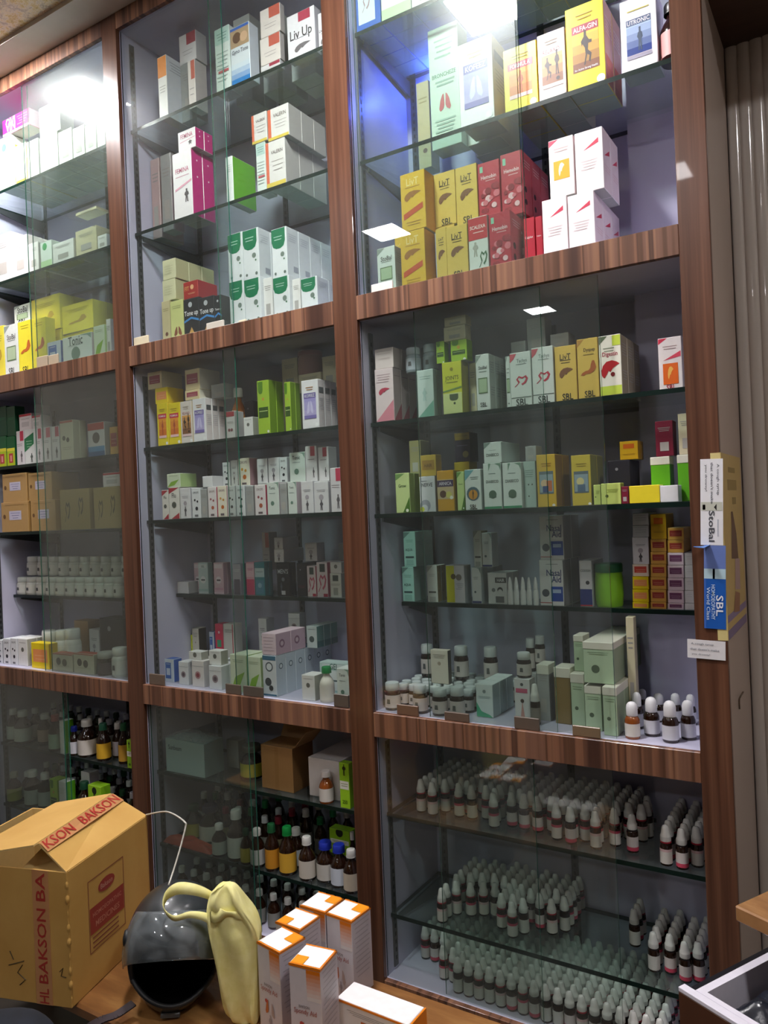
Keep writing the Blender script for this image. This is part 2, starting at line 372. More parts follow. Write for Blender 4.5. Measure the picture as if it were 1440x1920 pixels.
# finger blocks clipped on the lower edges of the panes
def block(c, xl, xr, yt, col):
    z0 = {True: Z1, False: Z3}[yt < 800]; a = Xpx(xl, .016, z0+.01); bb = Xpx(xr, .016, z0+.01); zt = atY((xl+xr)/2, yt, .016).z
    b = MB(); b.box(a, bb, .0125, .0195, FZ+z0+.0005, FZ+max(zt, z0+.008), mat(col, .3), .0015)
    o = b.build('door_lock', CABS[c]); o.location = (-CABS[c].location.x, 0, 0)
for a in ((3, 697, 737, 530, 'paper'), (3, 745, 785, 1322, '6e5442'), (3, 834, 880, 1336, '625246'), (3, 965, 1012, 1345, '5e5248'), (3, 1074, 1126, 1362, '7c6850'),
          (2, 252, 279, 631, 'cream'), (2, 388, 420, 603, 'c8c4b8'), (2, 448, 462, 600, 'cream'), (2, 281, 309, 1264, '6a5c50'), (2, 424, 452, 1283, '5e544a'), (2, 457, 494, 1287, '585048'),
          (2, 627, 655, 1302, '585048'), (1, 70, 90, 668, 'b8a890'), (1, 92, 110, 665, 'b8a890')): block(*a)

# ---------------------------------------------------------------- printed cartons
LIVER = [(.0, .45), (.1, .75), (.3, .95), (.6, 1), (.85, .9), (1, .78), (.8, .68), (.62, .55), (.5, .35), (.4, .45), (.3, .25), (.15, .05), (.03, .2)]
STOM = [(.75, 1), (.88, 1), (.95, .75), (1, .5), (.85, .25), (.6, .1), (.35, .12), (.2, 0), (.0, .05), (.1, .2), (.3, .32), (.5, .35), (.62, .5), (.66, .75)]
LUNGL = [(.42, .95), (.3, .9), (.12, .6), (.0, .15), (.1, .0), (.35, .12), (.45, .3)]
RUN = [(.35, .0), (.5, .3), (.45, .5), (.3, .62), (.25, .55), (.2, .7), (.4, .82), (.42, 1), (.58, 1), (.58, .84), (.75, .7), (.95, .68), (.93, .6), (.7, .6), (.66, .42), (.9, .3), (.8, .05), (.7, .1), (.76, .25), (.6, .3), (.45, .02)]
LEAF = [(0, 1), (0, .35), (.12, .1), (.35, 0), (.65, 0), (.88, .1), (1, .35), (1, 1)]
RIB = [(0, 0), (.3, .35), (.15, .7), (.35, 1), (.6, .85), (.85, 1), (1, .7), (.85, .3), (.6, .1), (.5, .22), (.72, .4), (.85, .68), (.75, .85), (.6, .7), (.35, .85), (.28, .7), (.42, .42), (.1, 0)]
FIG = [(.3, 0), (.35, .45), (.2, .6), (.3, .75), (.4, .8), (.4, 1), (.6, 1), (.6, .8), (.72, .75), (.8, .55), (.62, .45), (.7, 0), (.55, 0), (.5, .35), (.42, 0)]
def pl(shape, u0, v0, u1, v1, c): return ('P', [(u0+(u1-u0)*a, v0+(v1-v0)*b) for a, b in shape], c)
def R_(u0, v0, u1, v1, c): return ('R', u0, v0, u1, v1, c)
def T_(t, u, v, w, c): return ('T', t, u, v, w, c)
def D_(u, v, r, c): return ('D', u, v, r, c)
def lines(v0, n, c='grey', u0=.15, u1=.85, dv=.045):
    out = []
    for i in range(n):
        a = u0+.08*((i*37) % 3)/2; out.append(R_(a, v0-i*dv, u1-.1*((i*53) % 4)/3, v0-i*dv+.014, c))
    return out
def pic(u0, v0, u1, v1, c1, c2, steps=4):
    """a printed picture whose ink runs from c1 (bottom) to c2 (top)"""
    a = lin(c1); b_ = lin(c2); out = []
    def enc(x): 
        x = max(0, min(1, x)); s = 12.92*x if x <= .0031308 else 1.055*x**(1/2.4)-.055; return '%02x' % round(s*255)
    for i in range(steps):
        t = i/(steps-1); out.append(R_(u0, v0+(v1-v0)*i/steps, u1, v0+(v1-v0)*(i+1)/steps, ''.join(enc(a[k]*(1-t)+b_[k]*t) for k in range(3))))
    return out
ST = {}
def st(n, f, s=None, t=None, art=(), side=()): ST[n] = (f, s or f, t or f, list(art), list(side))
SD = lines(.85, 5, 'b4b4b8')+lines(.4, 4, 'b4b4b8')
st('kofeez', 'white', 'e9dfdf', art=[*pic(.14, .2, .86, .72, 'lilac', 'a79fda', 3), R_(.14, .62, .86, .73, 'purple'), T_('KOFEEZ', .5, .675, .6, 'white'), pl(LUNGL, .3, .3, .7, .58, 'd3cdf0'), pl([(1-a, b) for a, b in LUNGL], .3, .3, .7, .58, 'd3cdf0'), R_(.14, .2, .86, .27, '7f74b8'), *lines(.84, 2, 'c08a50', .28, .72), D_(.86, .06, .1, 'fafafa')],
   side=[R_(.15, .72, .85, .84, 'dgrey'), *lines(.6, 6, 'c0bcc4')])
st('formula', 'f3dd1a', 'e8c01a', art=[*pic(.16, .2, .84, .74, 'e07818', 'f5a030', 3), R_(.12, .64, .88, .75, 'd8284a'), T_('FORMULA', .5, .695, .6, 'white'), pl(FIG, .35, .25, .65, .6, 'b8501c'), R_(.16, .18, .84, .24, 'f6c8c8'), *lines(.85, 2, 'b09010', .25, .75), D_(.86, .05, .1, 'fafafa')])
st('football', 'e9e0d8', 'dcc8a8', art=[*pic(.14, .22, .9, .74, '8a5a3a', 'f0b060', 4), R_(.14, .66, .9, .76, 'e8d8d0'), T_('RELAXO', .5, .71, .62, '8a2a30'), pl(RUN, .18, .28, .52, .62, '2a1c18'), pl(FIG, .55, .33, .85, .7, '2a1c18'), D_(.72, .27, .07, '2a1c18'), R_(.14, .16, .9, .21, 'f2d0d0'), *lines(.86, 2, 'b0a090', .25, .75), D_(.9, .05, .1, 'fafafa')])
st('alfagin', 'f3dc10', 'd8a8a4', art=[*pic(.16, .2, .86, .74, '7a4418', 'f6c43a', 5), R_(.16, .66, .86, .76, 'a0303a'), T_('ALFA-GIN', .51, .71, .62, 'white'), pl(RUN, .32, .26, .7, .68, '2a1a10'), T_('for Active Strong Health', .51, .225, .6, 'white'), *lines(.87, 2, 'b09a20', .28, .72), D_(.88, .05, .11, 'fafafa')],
   side=[*pic(.1, .0, .9, .35, 'a04030', 'd06850', 3), *lines(.8, 5, 'e8d8d8')])
st('utronic', 'f2f2f6', 'e4e0ea', art=[*pic(.16, .22, .84, .7, '1d3c8c', 'b8d0f0', 5), R_(.16, .62, .84, .71, '5a6a8a'), T_('UTRONIC', .5, .665, .62, 'white'), pl(FIG, .4, .26, .66, .58, '4a5a70'), R_(.16, .16, .84, .21, 'a8a4b8'), *lines(.82, 1, 'c8c060', .2, .8), D_(.86, .04, .11, 'fafafa')])
SBL = T_('SBL', .55, .07, .5, '2a2a20')
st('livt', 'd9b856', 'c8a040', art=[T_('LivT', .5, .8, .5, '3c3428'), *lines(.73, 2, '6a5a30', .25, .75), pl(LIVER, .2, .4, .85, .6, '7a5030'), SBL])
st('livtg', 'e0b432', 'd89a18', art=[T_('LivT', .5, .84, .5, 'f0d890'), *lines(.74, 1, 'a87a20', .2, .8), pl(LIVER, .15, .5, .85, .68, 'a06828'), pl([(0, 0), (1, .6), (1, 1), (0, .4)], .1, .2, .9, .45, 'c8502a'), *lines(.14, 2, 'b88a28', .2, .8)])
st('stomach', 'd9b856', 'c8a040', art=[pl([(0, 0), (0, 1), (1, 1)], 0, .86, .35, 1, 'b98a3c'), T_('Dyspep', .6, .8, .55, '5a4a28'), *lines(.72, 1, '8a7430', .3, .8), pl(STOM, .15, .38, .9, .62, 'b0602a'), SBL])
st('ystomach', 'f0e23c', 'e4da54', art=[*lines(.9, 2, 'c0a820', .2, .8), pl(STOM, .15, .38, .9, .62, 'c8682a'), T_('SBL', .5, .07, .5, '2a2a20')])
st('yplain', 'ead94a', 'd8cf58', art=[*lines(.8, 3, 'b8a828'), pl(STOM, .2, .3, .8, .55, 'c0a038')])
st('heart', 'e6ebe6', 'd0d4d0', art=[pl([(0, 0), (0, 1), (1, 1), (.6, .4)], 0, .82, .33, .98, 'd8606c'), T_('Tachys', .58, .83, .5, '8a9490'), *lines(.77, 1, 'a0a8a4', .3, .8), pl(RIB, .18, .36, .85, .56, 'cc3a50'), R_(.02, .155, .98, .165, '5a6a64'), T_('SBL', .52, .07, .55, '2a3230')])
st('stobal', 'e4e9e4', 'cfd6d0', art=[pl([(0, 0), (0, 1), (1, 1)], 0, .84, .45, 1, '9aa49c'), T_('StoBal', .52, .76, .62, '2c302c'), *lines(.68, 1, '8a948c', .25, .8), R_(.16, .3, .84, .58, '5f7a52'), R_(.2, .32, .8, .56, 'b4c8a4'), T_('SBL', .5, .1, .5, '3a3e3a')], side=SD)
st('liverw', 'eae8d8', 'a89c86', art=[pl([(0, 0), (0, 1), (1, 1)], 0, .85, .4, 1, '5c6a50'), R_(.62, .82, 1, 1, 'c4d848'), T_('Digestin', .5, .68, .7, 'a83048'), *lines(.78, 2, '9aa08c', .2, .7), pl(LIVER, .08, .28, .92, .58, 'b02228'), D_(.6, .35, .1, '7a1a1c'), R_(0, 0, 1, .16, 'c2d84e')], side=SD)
st('orangepic', 'ece4e2', 'ddd0cc', art=[pl([(0, 0), (0, 1), (1, 1)], 0, .88, .4, 1, 'c8304a'), pl([(0, 0), (1, .35), (1, 1)], .2, .56, .95, .72, 'd84a60'), *lines(.82, 2, 'b8a0a0', .2, .8), R_(.18, .1, .82, .5, 'ea6c1c'), pl(LIVER, .38, .18, .62, .44, 'f6c060'), T_('SBL', .5, .04, .4, 'b02838')])
st('whiteorange', 'f4eeee', 'f0dede', art=[pl([(0, 0), (0, 1), (1, 1)], 0, .88, .4, 1, 'e0506a'), R_(.18, .3, .82, .62, 'e8b020'), pl(LIVER, .38, .34, .62, .58, 'faf0d0'), *lines(.82, 2, 'd8c0c0', .2, .8)])
st('pinktri', 'f4eeef', 'efdcdf', art=[pl([(0, 0), (1, .5), (1, 1)], .3, .68, .85, .84, 'd23a56'), *lines(.5, 4, 'e4d4d6', .2, .8)], side=[pl([(0, 0), (1, .5), (1, 1)], .15, .55, .8, .72, 'd23a56'), *lines(.4, 3, 'e4c4c8')])
st('cells', 'b8283c', 'c8606c', art=[R_(.1, .82, .24, .93, '88c8a8'), T_('Hemobin', .5, .72, .7, 'f0d8d8'), *lines(.64, 1, 'e0a8a8', .35, .8), *[D_(.2+.13*((i*7) % 6), .1+.07*((i*5) % 7), .09+.03*(i % 3), ['8a1426', 'd8707c', 'e8c0c4', '9c1c30'][i % 4]) for i in range(14)]], side=[D_(.3, .4, .12, '3a2830'), D_(.3, .2, .12, '3a2830'), *lines(.85, 3, 'e8c8c8')])
st('cellsw', 'c42c40', 'c8404c', art=[T_('Calplex', .5, .6, .7, 'f4e4e4'), *[D_(.2+.13*((i*7) % 6), .08+.06*((i*5) % 5), .1, ['8a1426', 'd8707c', '9c1c30'][i % 3]) for i in range(8)]])
st('scalex', 'd8dcd4', 'c8ccc4', art=[R_(0, .6, 1, 1, 'c03038'), T_('SCALEXA', .5, .82, .8, 'f2e8e0'), *lines(.72, 1, 'f0d0c8', .25, .8), pl(FIG, .1, .3, .6, .56, 'a8a89c'), pl(RIB, .5, .1, .95, .38, '3c6a48')])
st('lungs', 'c8dccc', 'b8ccc0', art=[*lines(.88, 4, '8aa898', .2, .85), T_('BRONCHEZE', .5, .6, .8, '5c8a70'), *lines(.54, 2, '8aa898', .2, .85, .03), pl(LUNGL, .3, .3, .7, .45, 'b84a50'), pl([(1-a, b) for a, b in LUNGL], .3, .3, .7, .45, 'b84a50'), *lines(.22, 5, '98b4a4', .15, .85, .03)])
st('leafw', 'e8ecee', 'd4d8dc', art=[pl(LEAF, .0, .58, .9, 1, '0f7a50'), *lines(.82, 2, 'c0e0d0', .15, .7, .06), D_(.7, .45, .13, '7a8a80'), D_(.8, .35, .05, '4a7a5a'), D_(.2, .08, .07, '6a7a72'), D_(.82, .08, .08, '6a7a72')], side=lines(.85, 4, 'b8bcc4')+[R_(.5, .1, .9, .22, '9a9ea8')])
st('toneup', '1a1c22', '24262c', art=[D_(.45, .84, .13, 'b8bcc0'), T_('Tone up', .5, .6, .9, 'f0f0f0'), pl([(0, 0), (.5, .6), (1, 0), (1, .4), (.5, 1), (0, .4)], 0, .38, 1, .52, '3a8ad0'), pl([(.0, 0), (.5, 1), (1, 0)], .25, 0, .75, .25, 'c89a50')])
st('toneup2', 'a82c28', '9a3034', art=[D_(.6, .65, .12, 'e8b080'), T_('FIT', .25, .6, .3, 'e0a060'), *lines(.3, 2, 'f0c090', .3, .8)])
st('mensb', '15171c', '20242c', art=[T_("MEN'S", .5, .74, .8, 'b8c0c4'), D_(.5, .5, .12, '707880'), pl(FIG, .2, .1, .5, .4, '4a5a64'), R_(.35, .04, .65, .16, 'd0d4d8')])
st('nasal', 'e8ebec', '8a8c8c', art=[T_('Nasal', .62, .72, .62, '20387a'), T_('Aid', .72, .58, .4, '20387a'), R_(.48, .1, .98, .42, '2450b0'), R_(.55, .28, .9, .36, 'b8d0f0'), D_(.25, .28, .16, '3a4a58'), R_(0, .06, .5, .075, 'c02838'), *lines(.9, 1, 'a0a4a8', .3, .8)])
st('sunset', 'e0b83a', 'a88040', art=[R_(.12, .25, .88, .68, '6a7a80'), R_(.15, .28, .85, .62, '9ab0b8'), D_(.4, .45, .2, 'e8c8a0'), R_(.5, .3, .8, .5, 'c87850'), R_(.3, .28, .6, .4, '2a4a80'), *lines(.82, 2, 'a87a20', .25, .8), D_(.85, .03, .08, 'f0f0e8')])
st('sunset2', 'c8b440', '8a8850', art=[R_(.12, .25, .88, .68, '5a6a70'), R_(.15, .28, .85, .62, '8aa0a8'), D_(.45, .48, .2, 'd0c890'), R_(.3, .28, .7, .42, '506a80'), *lines(.82, 2, '98842a', .25, .8), D_(.9, .03, .08, 'f0f0e8')])
st('redliver', 'e4d4d4', 'cdbcbc', art=[*lines(.88, 4, 'b8a0a4', .1, .85), pl(LIVER, .2, .5, .8, .64, 'b83850'), pl([(0, 0), (1, 0), (1, 1)], 0, .0, 1, .4, 'd88a98')], side=[pl([(0, 0), (1, 0), (1, 1)], 0, 0, 1, .35, 'b86070'), *lines(.85, 1, 'a89098')])
st('pinkw', 'dccfcb', 'c8bab4', art=[*lines(.85, 2, 'b0a09c', .1, .9, .12), *lines(.5, 2, 'c8b8b4')])
st('mintleg', 'cfe0da', 'a4c4ba', art=[*lines(.85, 2, '9ab4ac'), pl(FIG, .2, .35, .7, .62, 'b0ccc4'), pl([(0, 0), (1, 0), (1, 1)], 0, 0, 1, .35, '7ab4a0')])
st('yelowtree', 'd8d838', 'b0a840', art=[T_('JOINTS', .5, .68, .7, '6a6a20'), *lines(.6, 1, '8a8a28', .2, .8), pl([(0, 0), (1, .4), (1, .6), (0, .2)], 0, .42, 1, .58, '7a9a4a'), R_(0, .0, 1, .4, 'dde49a'), pl(LEAF, .35, .25, .8, .38, '4a5a3a'), D_(.6, .2, .06, '4a5a3a'), D_(.5, .86, .08, '9a9020')])
st('archw', 'e3ebe6', 'c6cecb', art=[pl([(0, 0), (.0, 1), (1, 1), (1, .0), (.85, .6), (.5, .9), (.2, .95)], .3, .82, 1, 1, '7fa08c'), *lines(.76, 1, '7a8a84', .3, .7), T_('DIABECO', .5, .6, .7, '3c4a46'), D_(.5, .32, .22, '56705e'), R_(.3, .25, .7, .3, '56705e'), R_(0, 0, 1, .06, '3f9a6c')])
st('archw2', 'e3ebe6', 'c6cecb', art=[pl([(0, 0), (0, 1), (1, 1)], 0, .68, .42, 1, '8a9a94'), T_('DIABECO', .5, .38, .7, '3c4a46'), *lines(.6, 1, '7a8a84', .3, .7)])
st('roundorange', 'e2e8e4', 'c4ccc8', art=[pl([(0, 0), (0, 1), (1, 1)], 0, .72, .6, 1, '7ab0b8'), *lines(.8, 2, '7a8a84', .35, .85), D_(.5, .4, .4, '56707c'), D_(.5, .38, .28, 'd8963a'), pl(FIG, .4, .28, .6, .5, '5a4a3a'), T_('SBL', .5, .08, .45, '2a302c')])
st('purpband', 'd8a02a', 'b08a38', art=[R_(0, .3, 1, .78, 'cfb890'), R_(0, .6, 1, .76, '4a3a5a'), T_('ARNICA', .5, .68, .75, 'e8e0f0'), D_(.35, .42, .2, '5a3a2a'), D_(.7, .4, .18, 'd8d070'), D_(.85, .33, .1, 'f0f0e0')])
st('darkpurp', '3e3448', '2e2834', art=[R_(0, .75, 1, 1, '9a7a30'), *lines(.88, 1, '6a5018'), *lines(.55, 1, '8a80a0'), D_(.7, .25, .2, '8a7a50')])
st('greenarch', 'cfe49a', 'a8c468', art=[pl([(0, 0), (0, 1), (1, 1)], 0, .82, .7, 1, '78a058'), T_('Grow', .5, .68, .55, '3a5a2a'), pl([(0, 0), (1, .0), (1, 1)], .5, .0, 1, .4, '4a7a20'), D_(.8, .06, .1, 'f0f4e0')])
st('whitecurve', 'dcdee2', 'c4c6cc', art=[T_('NERVE', .5, .76, .7, '3a3c44'), *lines(.86, 1, '6a6c74', .1, .5), D_(.35, .18, .34, 'a4a8b4'), D_(.3, .1, .22, 'd8dce0'), D_(.15, .08, .14, 'd8e04a')])
st('ybrown', 'c8a838', '98803a', art=[R_(.1, .3, .9, .75, 'a8802a'), T_('HAIR', .5, .5, .5, '5a3a18')])
st('limefig', '9ed42a', '84b81e', art=[D_(.5, .88, .18, '222222'), pl(FIG, .3, .72, .7, .97, '1a2a10'), R_(.05, .42, .95, .6, 'eef0e4'), *lines(.53, 2, '8aa05a'), T_('250', .5, .14, .5, '2a4a10')])
st('limew', 'a9cc3a', '7aa01c', art=[R_(.1, .3, .9, .5, '3a5a1c'), *lines(.42, 1, 'c8e090'), D_(.5, .65, .1, 'd8a040'), pl(LEAF, .1, .75, .5, .98, '5a8a1c'), D_(.85, .04, .09, 'f0f0e8')])
st('greenside', 'e8ece8', '5fa81c', art=lines(.8, 4, 'c8d0c8'))
st('green2', '5fae1e', '4a9414')
st('magenta', 'f2ecee', 'c01f78', art=[T_('FEMINA', .5, .72, .7, 'c8507a'), *lines(.62, 1, 'd0a0b0'), pl([(0, 0), (1, .6), (1, .8), (0, .2)], .1, .42, 1, .58, 'e8a0b8'), pl(FIG, .5, .22, .9, .42, '3a3034')], side=[D_(.5, .85, .06, 'f4d8e4'), D_(.5, .6, .06, 'f4d8e4')])
st('whitered', 'e6e3e3', 'c9c5c5', art=[R_(.45, .72, .85, 1, 'b83a4a'), *lines(.62, 1, '7a7478', .2, .8), pl(FIG, .55, .12, .85, .4, '5a5458')], side=[D_(.3, .2, .12, '8a8688'), D_(.7, .2, .12, '8a8688')])
st('whitered2', 'dcd8da', 'b4b0b4', t='a83040', art=[R_(.45, .6, 1, 1, 'a02c44'), *lines(.4, 2, '8a8488', .2, .8, .12)])
st('redorange', 'dcd2cc', 'a8a0a0', t='b85040', art=[R_(.45, .6, 1, 1, 'c05a48'), *lines(.4, 2, '8a8488', .2, .8, .12)])
st('giveup', 'dedbe0', 'b8b4bc', art=[R_(.42, .78, .85, 1, 'a82c48'), T_('Liv Up', .5, .5, .8, '3a383e'), *lines(.42, 1, '8a8890', .3, .8), pl(LIVER, .25, .12, .85, .3, '6a6468')])
st('toneblue', 'dfe6ec', 'c4c8d4', t='3a6ac0', art=[R_(0, .64, 1, 1, 'b89a78'), R_(0, .94, 1, 1, '3a6ac0'), D_(.35, .8, .22, '6a4a34'), D_(.72, .78, .2, 'dcb490'), T_('Gyno Tone', .5, .55, .85, '2a3048'), *pic(0, 0, 1, .35, '2a80c8', 'd8e4ee', 4)])
st('greenw', 'dfe8e2', 'c8d0cc', art=[R_(0, .75, 1, 1, 'b8d4cc'), *lines(.9, 3, '7a9a94'), *lines(.6, 8, 'a8b4b0', .1, .9, .06), R_(.2, .3, .9, .34, 'c05a60')])
st('valeem', 'dcd8d4', 'b8b4b0', t='c8b878', art=[R_(0, 0, .16, 1, 'd86a4a'), T_('VALERIN', .58, .75, .6, '5a4c48'), *lines(.55, 3, 'a8a09c', .3, .9, .1), R_(0, 0, 1, .1, 'd8c050')])
st('whitefig', 'e4e2e4', 'c0bec4', art=[*lines(.72, 2, '8a8890', .2, .8), D_(.5, .5, .16, 'b0a8b0'), pl(FIG, .3, .08, .7, .4, '5a565c')])
st('dots3', 'e8eaec', 'b8babe', art=[T_('DROPS', .5, .85, .6, '6a6c70'), D_(.35, .6, .1, '2a2c34'), D_(.65, .55, .1, '2a2c34'), D_(.55, .32, .16, '2a2c34'), R_(.3, .05, .7, .12, '6a6c70')])
st('dotsr', 'ece4e4', 'c03a5c', art=[T_('DROPS', .5, .85, .6, '8a6c70'), D_(.35, .6, .1, '9a4a54'), D_(.65, .55, .1, '9a4a54'), D_(.55, .32, .16, 'b85a3a'), R_(.3, .05, .7, .12, '6a5c60')])
st('dotsy', 'f0e8d4', 'd0a0a8', art=[T_('DROPS', .5, .85, .6, '8a6c70'), D_(.35, .6, .1, 'd89a3a'), D_(.65, .55, .1, 'd89a3a'), D_(.55, .32, .16, 'c86a1a'), R_(.3, .05, .7, .12, '6a5c60')])
st('heartr', 'e8e0e0', 'b8b4b4', art=[R_(0, .8, 1, 1, 'b83040'), *lines(.6, 2, 'b0a8a8'), D_(.35, .3, .14, '8a4a50'), D_(.65, .3, .14, '8a4a50')])
st('redcorner', 'e8e4dc', 'c4c0b8', art=[pl([(0, 0), (0, 1), (1, 1)], 0, .8, 1, 1, 'b02838'), T_('Flu', .5, .75, .4, '5a5450'), D_(.5, .45, .22, '4a5048'), pl([(0, 0), (1, 0), (1, 1)], .2, 0, 1, .2, 'b02838')])
st('cutleaf', 'dfe8e0', 'c8b8c0', art=[pl([(1, 0), (1, 1), (.4, 1), (.8, .7)], .3, .78, 1, 1, '8aa898'), T_('Tonic', .45, .82, .5, '3a4a48'), *lines(.65, 1, '7a8a88', .2, .7), D_(.45, .35, .15, '6a8a78')])
st('tealw', 'c6dcd8', '8fb4b0', art=[R_(.1, .82, .9, .95, 'dce8e4'), T_('GEL', .5, .88, .3, '3a6a64'), D_(.5, .45, .28, 'eef4f2'), R_(.3, .42, .7, .47, '4a5a5a'), *pic(0, 0, 1, .15, 'dce8e8', 'a8ccc8', 3)])
st('pinkt', 'e0c2cc', 'c8a4b4', art=[R_(.1, .82, .9, .95, 'f0e4e8'), D_(.5, .45, .28, 'f6eef2'), R_(.3, .42, .7, .47, '4a3a44'), *pic(0, 0, 1, .2, 'f0d8e4', 'd8a8bc', 3)])
st('purpt', '8a86a4', '807898', art=[R_(0, .45, 1, 1, 'b4b0c0'), *lines(.8, 2, 'e8e8f0'), R_(.15, .0, .85, .5, '3c2c54')])
st('pinkteal', 'e8a8bc', '4aa0a4', art=[R_(0, .0, 1, .48, 'd8386c'), R_(0, .55, 1, .95, 'f0c8d4'), *lines(.8, 2, 'b04870')])
st('teal2', '2f8c98', '4a7880', art=[R_(0, .55, 1, .82, 'c0dce0'), *lines(.7, 1, '3a6a78'), R_(.1, .05, .9, .45, '4a90b0'), D_(.5, .3, .2, '9ac8e0')])
st('scurve', 'ecdfe2', 'dc5a7c', art=[R_(.3, .72, .8, .95, '3a4a44'), pl(RIB, .1, .15, .9, .65, 'c85a74'), R_(.6, 0, 1, .1, 'b82848')])
st('cleaf', 'e4e8e0', 'a8aca4', art=[R_(.25, .68, .75, .92, '3c4c44'), *lines(.55, 2, '8a928a', .1, .9), R_(.3, .1, .7, .4, 'a8b0a8')])
st('tshirt', 'e8e8e4', 'a8a89c', art=[D_(.5, .6, .15, '6a6a64'), *lines(.85, 1, '8a8a84')])
st('bluecart', 'cdd8e4', '2a5cb0', t='2a5cb0', art=[R_(.1, .15, .7, .85, '3a6ab8'), R_(.2, .3, .6, .6, 'c8d4e8'), *lines(.78, 1, 'e8ecf4', .2, .6)])
st('whitesq', 'e2e4e6', 'c4c8cc', art=[D_(.5, .45, .24, '9a8a90'), D_(.5, .45, .14, '5a4a54'), R_(0, .78, 1, .8, 'b8bcc0')])
st('whitesqr', 'e8e2e0', 'c8c4c4', art=[D_(.5, .45, .24, 'b89094'), D_(.5, .45, .14, '8a3a44'), R_(0, .78, 1, .8, 'b8bcc0')])
st('limebag', 'd8e4c8', 'b0c888', art=[pl([(0, 0), (.6, .2), (1, 1), (.3, .7)], .05, .05, .9, .55, '8ab83a'), *lines(.85, 2, 'a0b090')])
st('bluering', 'd8dfe4', 'bcc8d0', t='2a6a8a', art=[R_(0, .88, 1, 1, '2a6a8a'), D_(.5, .72, .28, '4a5a64'), D_(.5, .72, .2, 'dfe6ea'), D_(.4, .35, .24, '3a4248'), D_(.6, .2, .16, '2a3238'), R_(0, 0, 1, .05, '2a6a8a')], side=[D_(.5, .72, .2, '5a6a74'), D_(.5, .72, .13, 'd0d8dc')])
st('pinkrow', 'e4ccd6', 'c4a4b4', art=[*lines(.8, 5, '8a6a80', .1, .85, .15)], side=[D_(.4, .5, .18, '8a6078'), D_(.4, .5, .1, 'd0b4c0')])
st('tealbox', 'c8d4d0', '5a8884', art=[D_(.5, .4, .25, '4a5a58'), *lines(.85, 1, '6a7a78')], side=[R_(0, 0, 1, .3, '2f6468')])
st('yellowcart', 'd8dc28', 'c8c8b0', art=[*lines(.85, 2, '9a9a20'), D_(.5, .5, .25, 'a8a820')])
st('creamcart', 'd8d0c0', '3c3834', art=[*lines(.85, 3, '8a8478'), D_(.5, .6, .1, 'a89a88')])
st('crimsoncart', 'dc2c54', 'd4d0c8', art=[R_(.25, .45, .75, .62, '3aa070'), D_(.5, .8, .12, 'f0c0c8'), *lines(.3, 2, 'f4b0bc')])
st('redline', 'd8d4cc', 'c8c4c0', art=[R_(.86, 0, .94, 1, 'b83040'), *lines(.85, 2, 'a09c94')])
st('creamtag', 'd6d3ac', 'b8b48c', art=[R_(.1, .25, .6, .75, 'ccc9a4'), *lines(.65, 4, 'a8a584', .15, .8, .12)])
st('tagfig', 'c8bc92', 'a89c74', art=[D_(.55, .2, .18, '6a4434'), *lines(.8, 2, 'a09468')])
st('tagfigy', 'd2d68c', 'a8ac64', art=[pl(LUNGL, .25, .1, .85, .35, '8a5038'), pl([(1-a, b) for a, b in LUNGL], .25, .1, .85, .35, '8a5038'), *lines(.85, 2, 'a0a468')])
st('smalllabel', 'ecd8a8', 'e4dcc8', t='f0e8d8', art=[R_(.12, .3, .88, .78, 'a84a58'), *lines(.52, 2, 'f0d8d8', .2, .8, .14)])
st('smallred', 'f0dcc8', 'e8dcc8', t='f0e8d8', art=[R_(.12, .3, .88, .82, 'd85040'), *lines(.55, 2, 'f8e8c8', .2, .8, .14)])
st('smallyel', 'f2d610', 'e8c818', art=[R_(.1, .25, .9, .75, 'ee9a5a'), *lines(.5, 2, 'f8d0a8', .2, .8, .14)])
st('smallpurp', 'ecd4dc', 'e8dce0', t='f0e8ec', art=[R_(.12, .3, .88, .82, '7a4468'), *lines(.55, 2, 'e0c8d8', .2, .8, .14)])
st('smallgold', 'e0b020', 'a8801c', art=[R_(.2, .6, .8, .85, 'd86a1c'), *lines(.3, 2, 'a87818')])
st('smallorange', 'e0aa50', 'd09a48', t='f0dca0', art=[R_(.12, .3, .88, .78, 'a83a30'), *lines(.55, 2, 'f0c0a0', .2, .8, .14)])
st('smallwhite', 'e6e6e4', 'e8e8e6', art=lines(.7, 2, 'b0b0b0', .2, .8, .2), side=lines(.7, 2, 'c0c0c0'))
st('graytag', 'c8cacc', 'dcdcdc', art=[*lines(.8, 3, '5a5c60', .1, .9, .2)])
st('whitenavy', 'd8dade', 'b0b4bc', art=[R_(0, 0, 1, .38, '2a3c80'), T_('COUGH', .5, .78, .8, '4a4c54'), D_(.65, .52, .16, '3a3c44'), R_(0, 0, 1, .04, 'c03040')])
st('teal3', 'a4d2c6', '9fbcb4', art=[pl([(0, 0), (0, 1), (1, 1)], 0, .8, .6, 1, '6a8a84'), *lines(.75, 2, '6aa090', .2, .8), T_('AQUA', .45, .48, .6, '2a4a48'), R_(.15, .25, .85, .3, '2a4a48'), R_(.2, .05, .8, .2, '8ab8ac')], side=lines(.7, 3, '8aa8a0'))
st('grey3', 'd4d6d0', '8a7238', art=[pl([(0, 0), (0, 1), (1, 1)], 0, .8, .6, 1, '9a9c94'), *lines(.75, 2, '9a9c98', .2, .8), R_(.15, .25, .85, .3, '4a4c48'), R_(.2, .02, .8, .15, 'b0b2ac')], side=[D_(.3, .3, .12, '5a4420'), D_(.3, .8, .12, 'a89040')])
st('yelhalf', 'd8d4dc', 'b8bcc0', art=[R_(0, 0, .45, 1, 'd8d42c'), D_(.4, .7, .14, '6a5a2a'), D_(.7, .68, .16, '8a8078'), *lines(.5, 4, 'a8a4ac', .55, .95)])
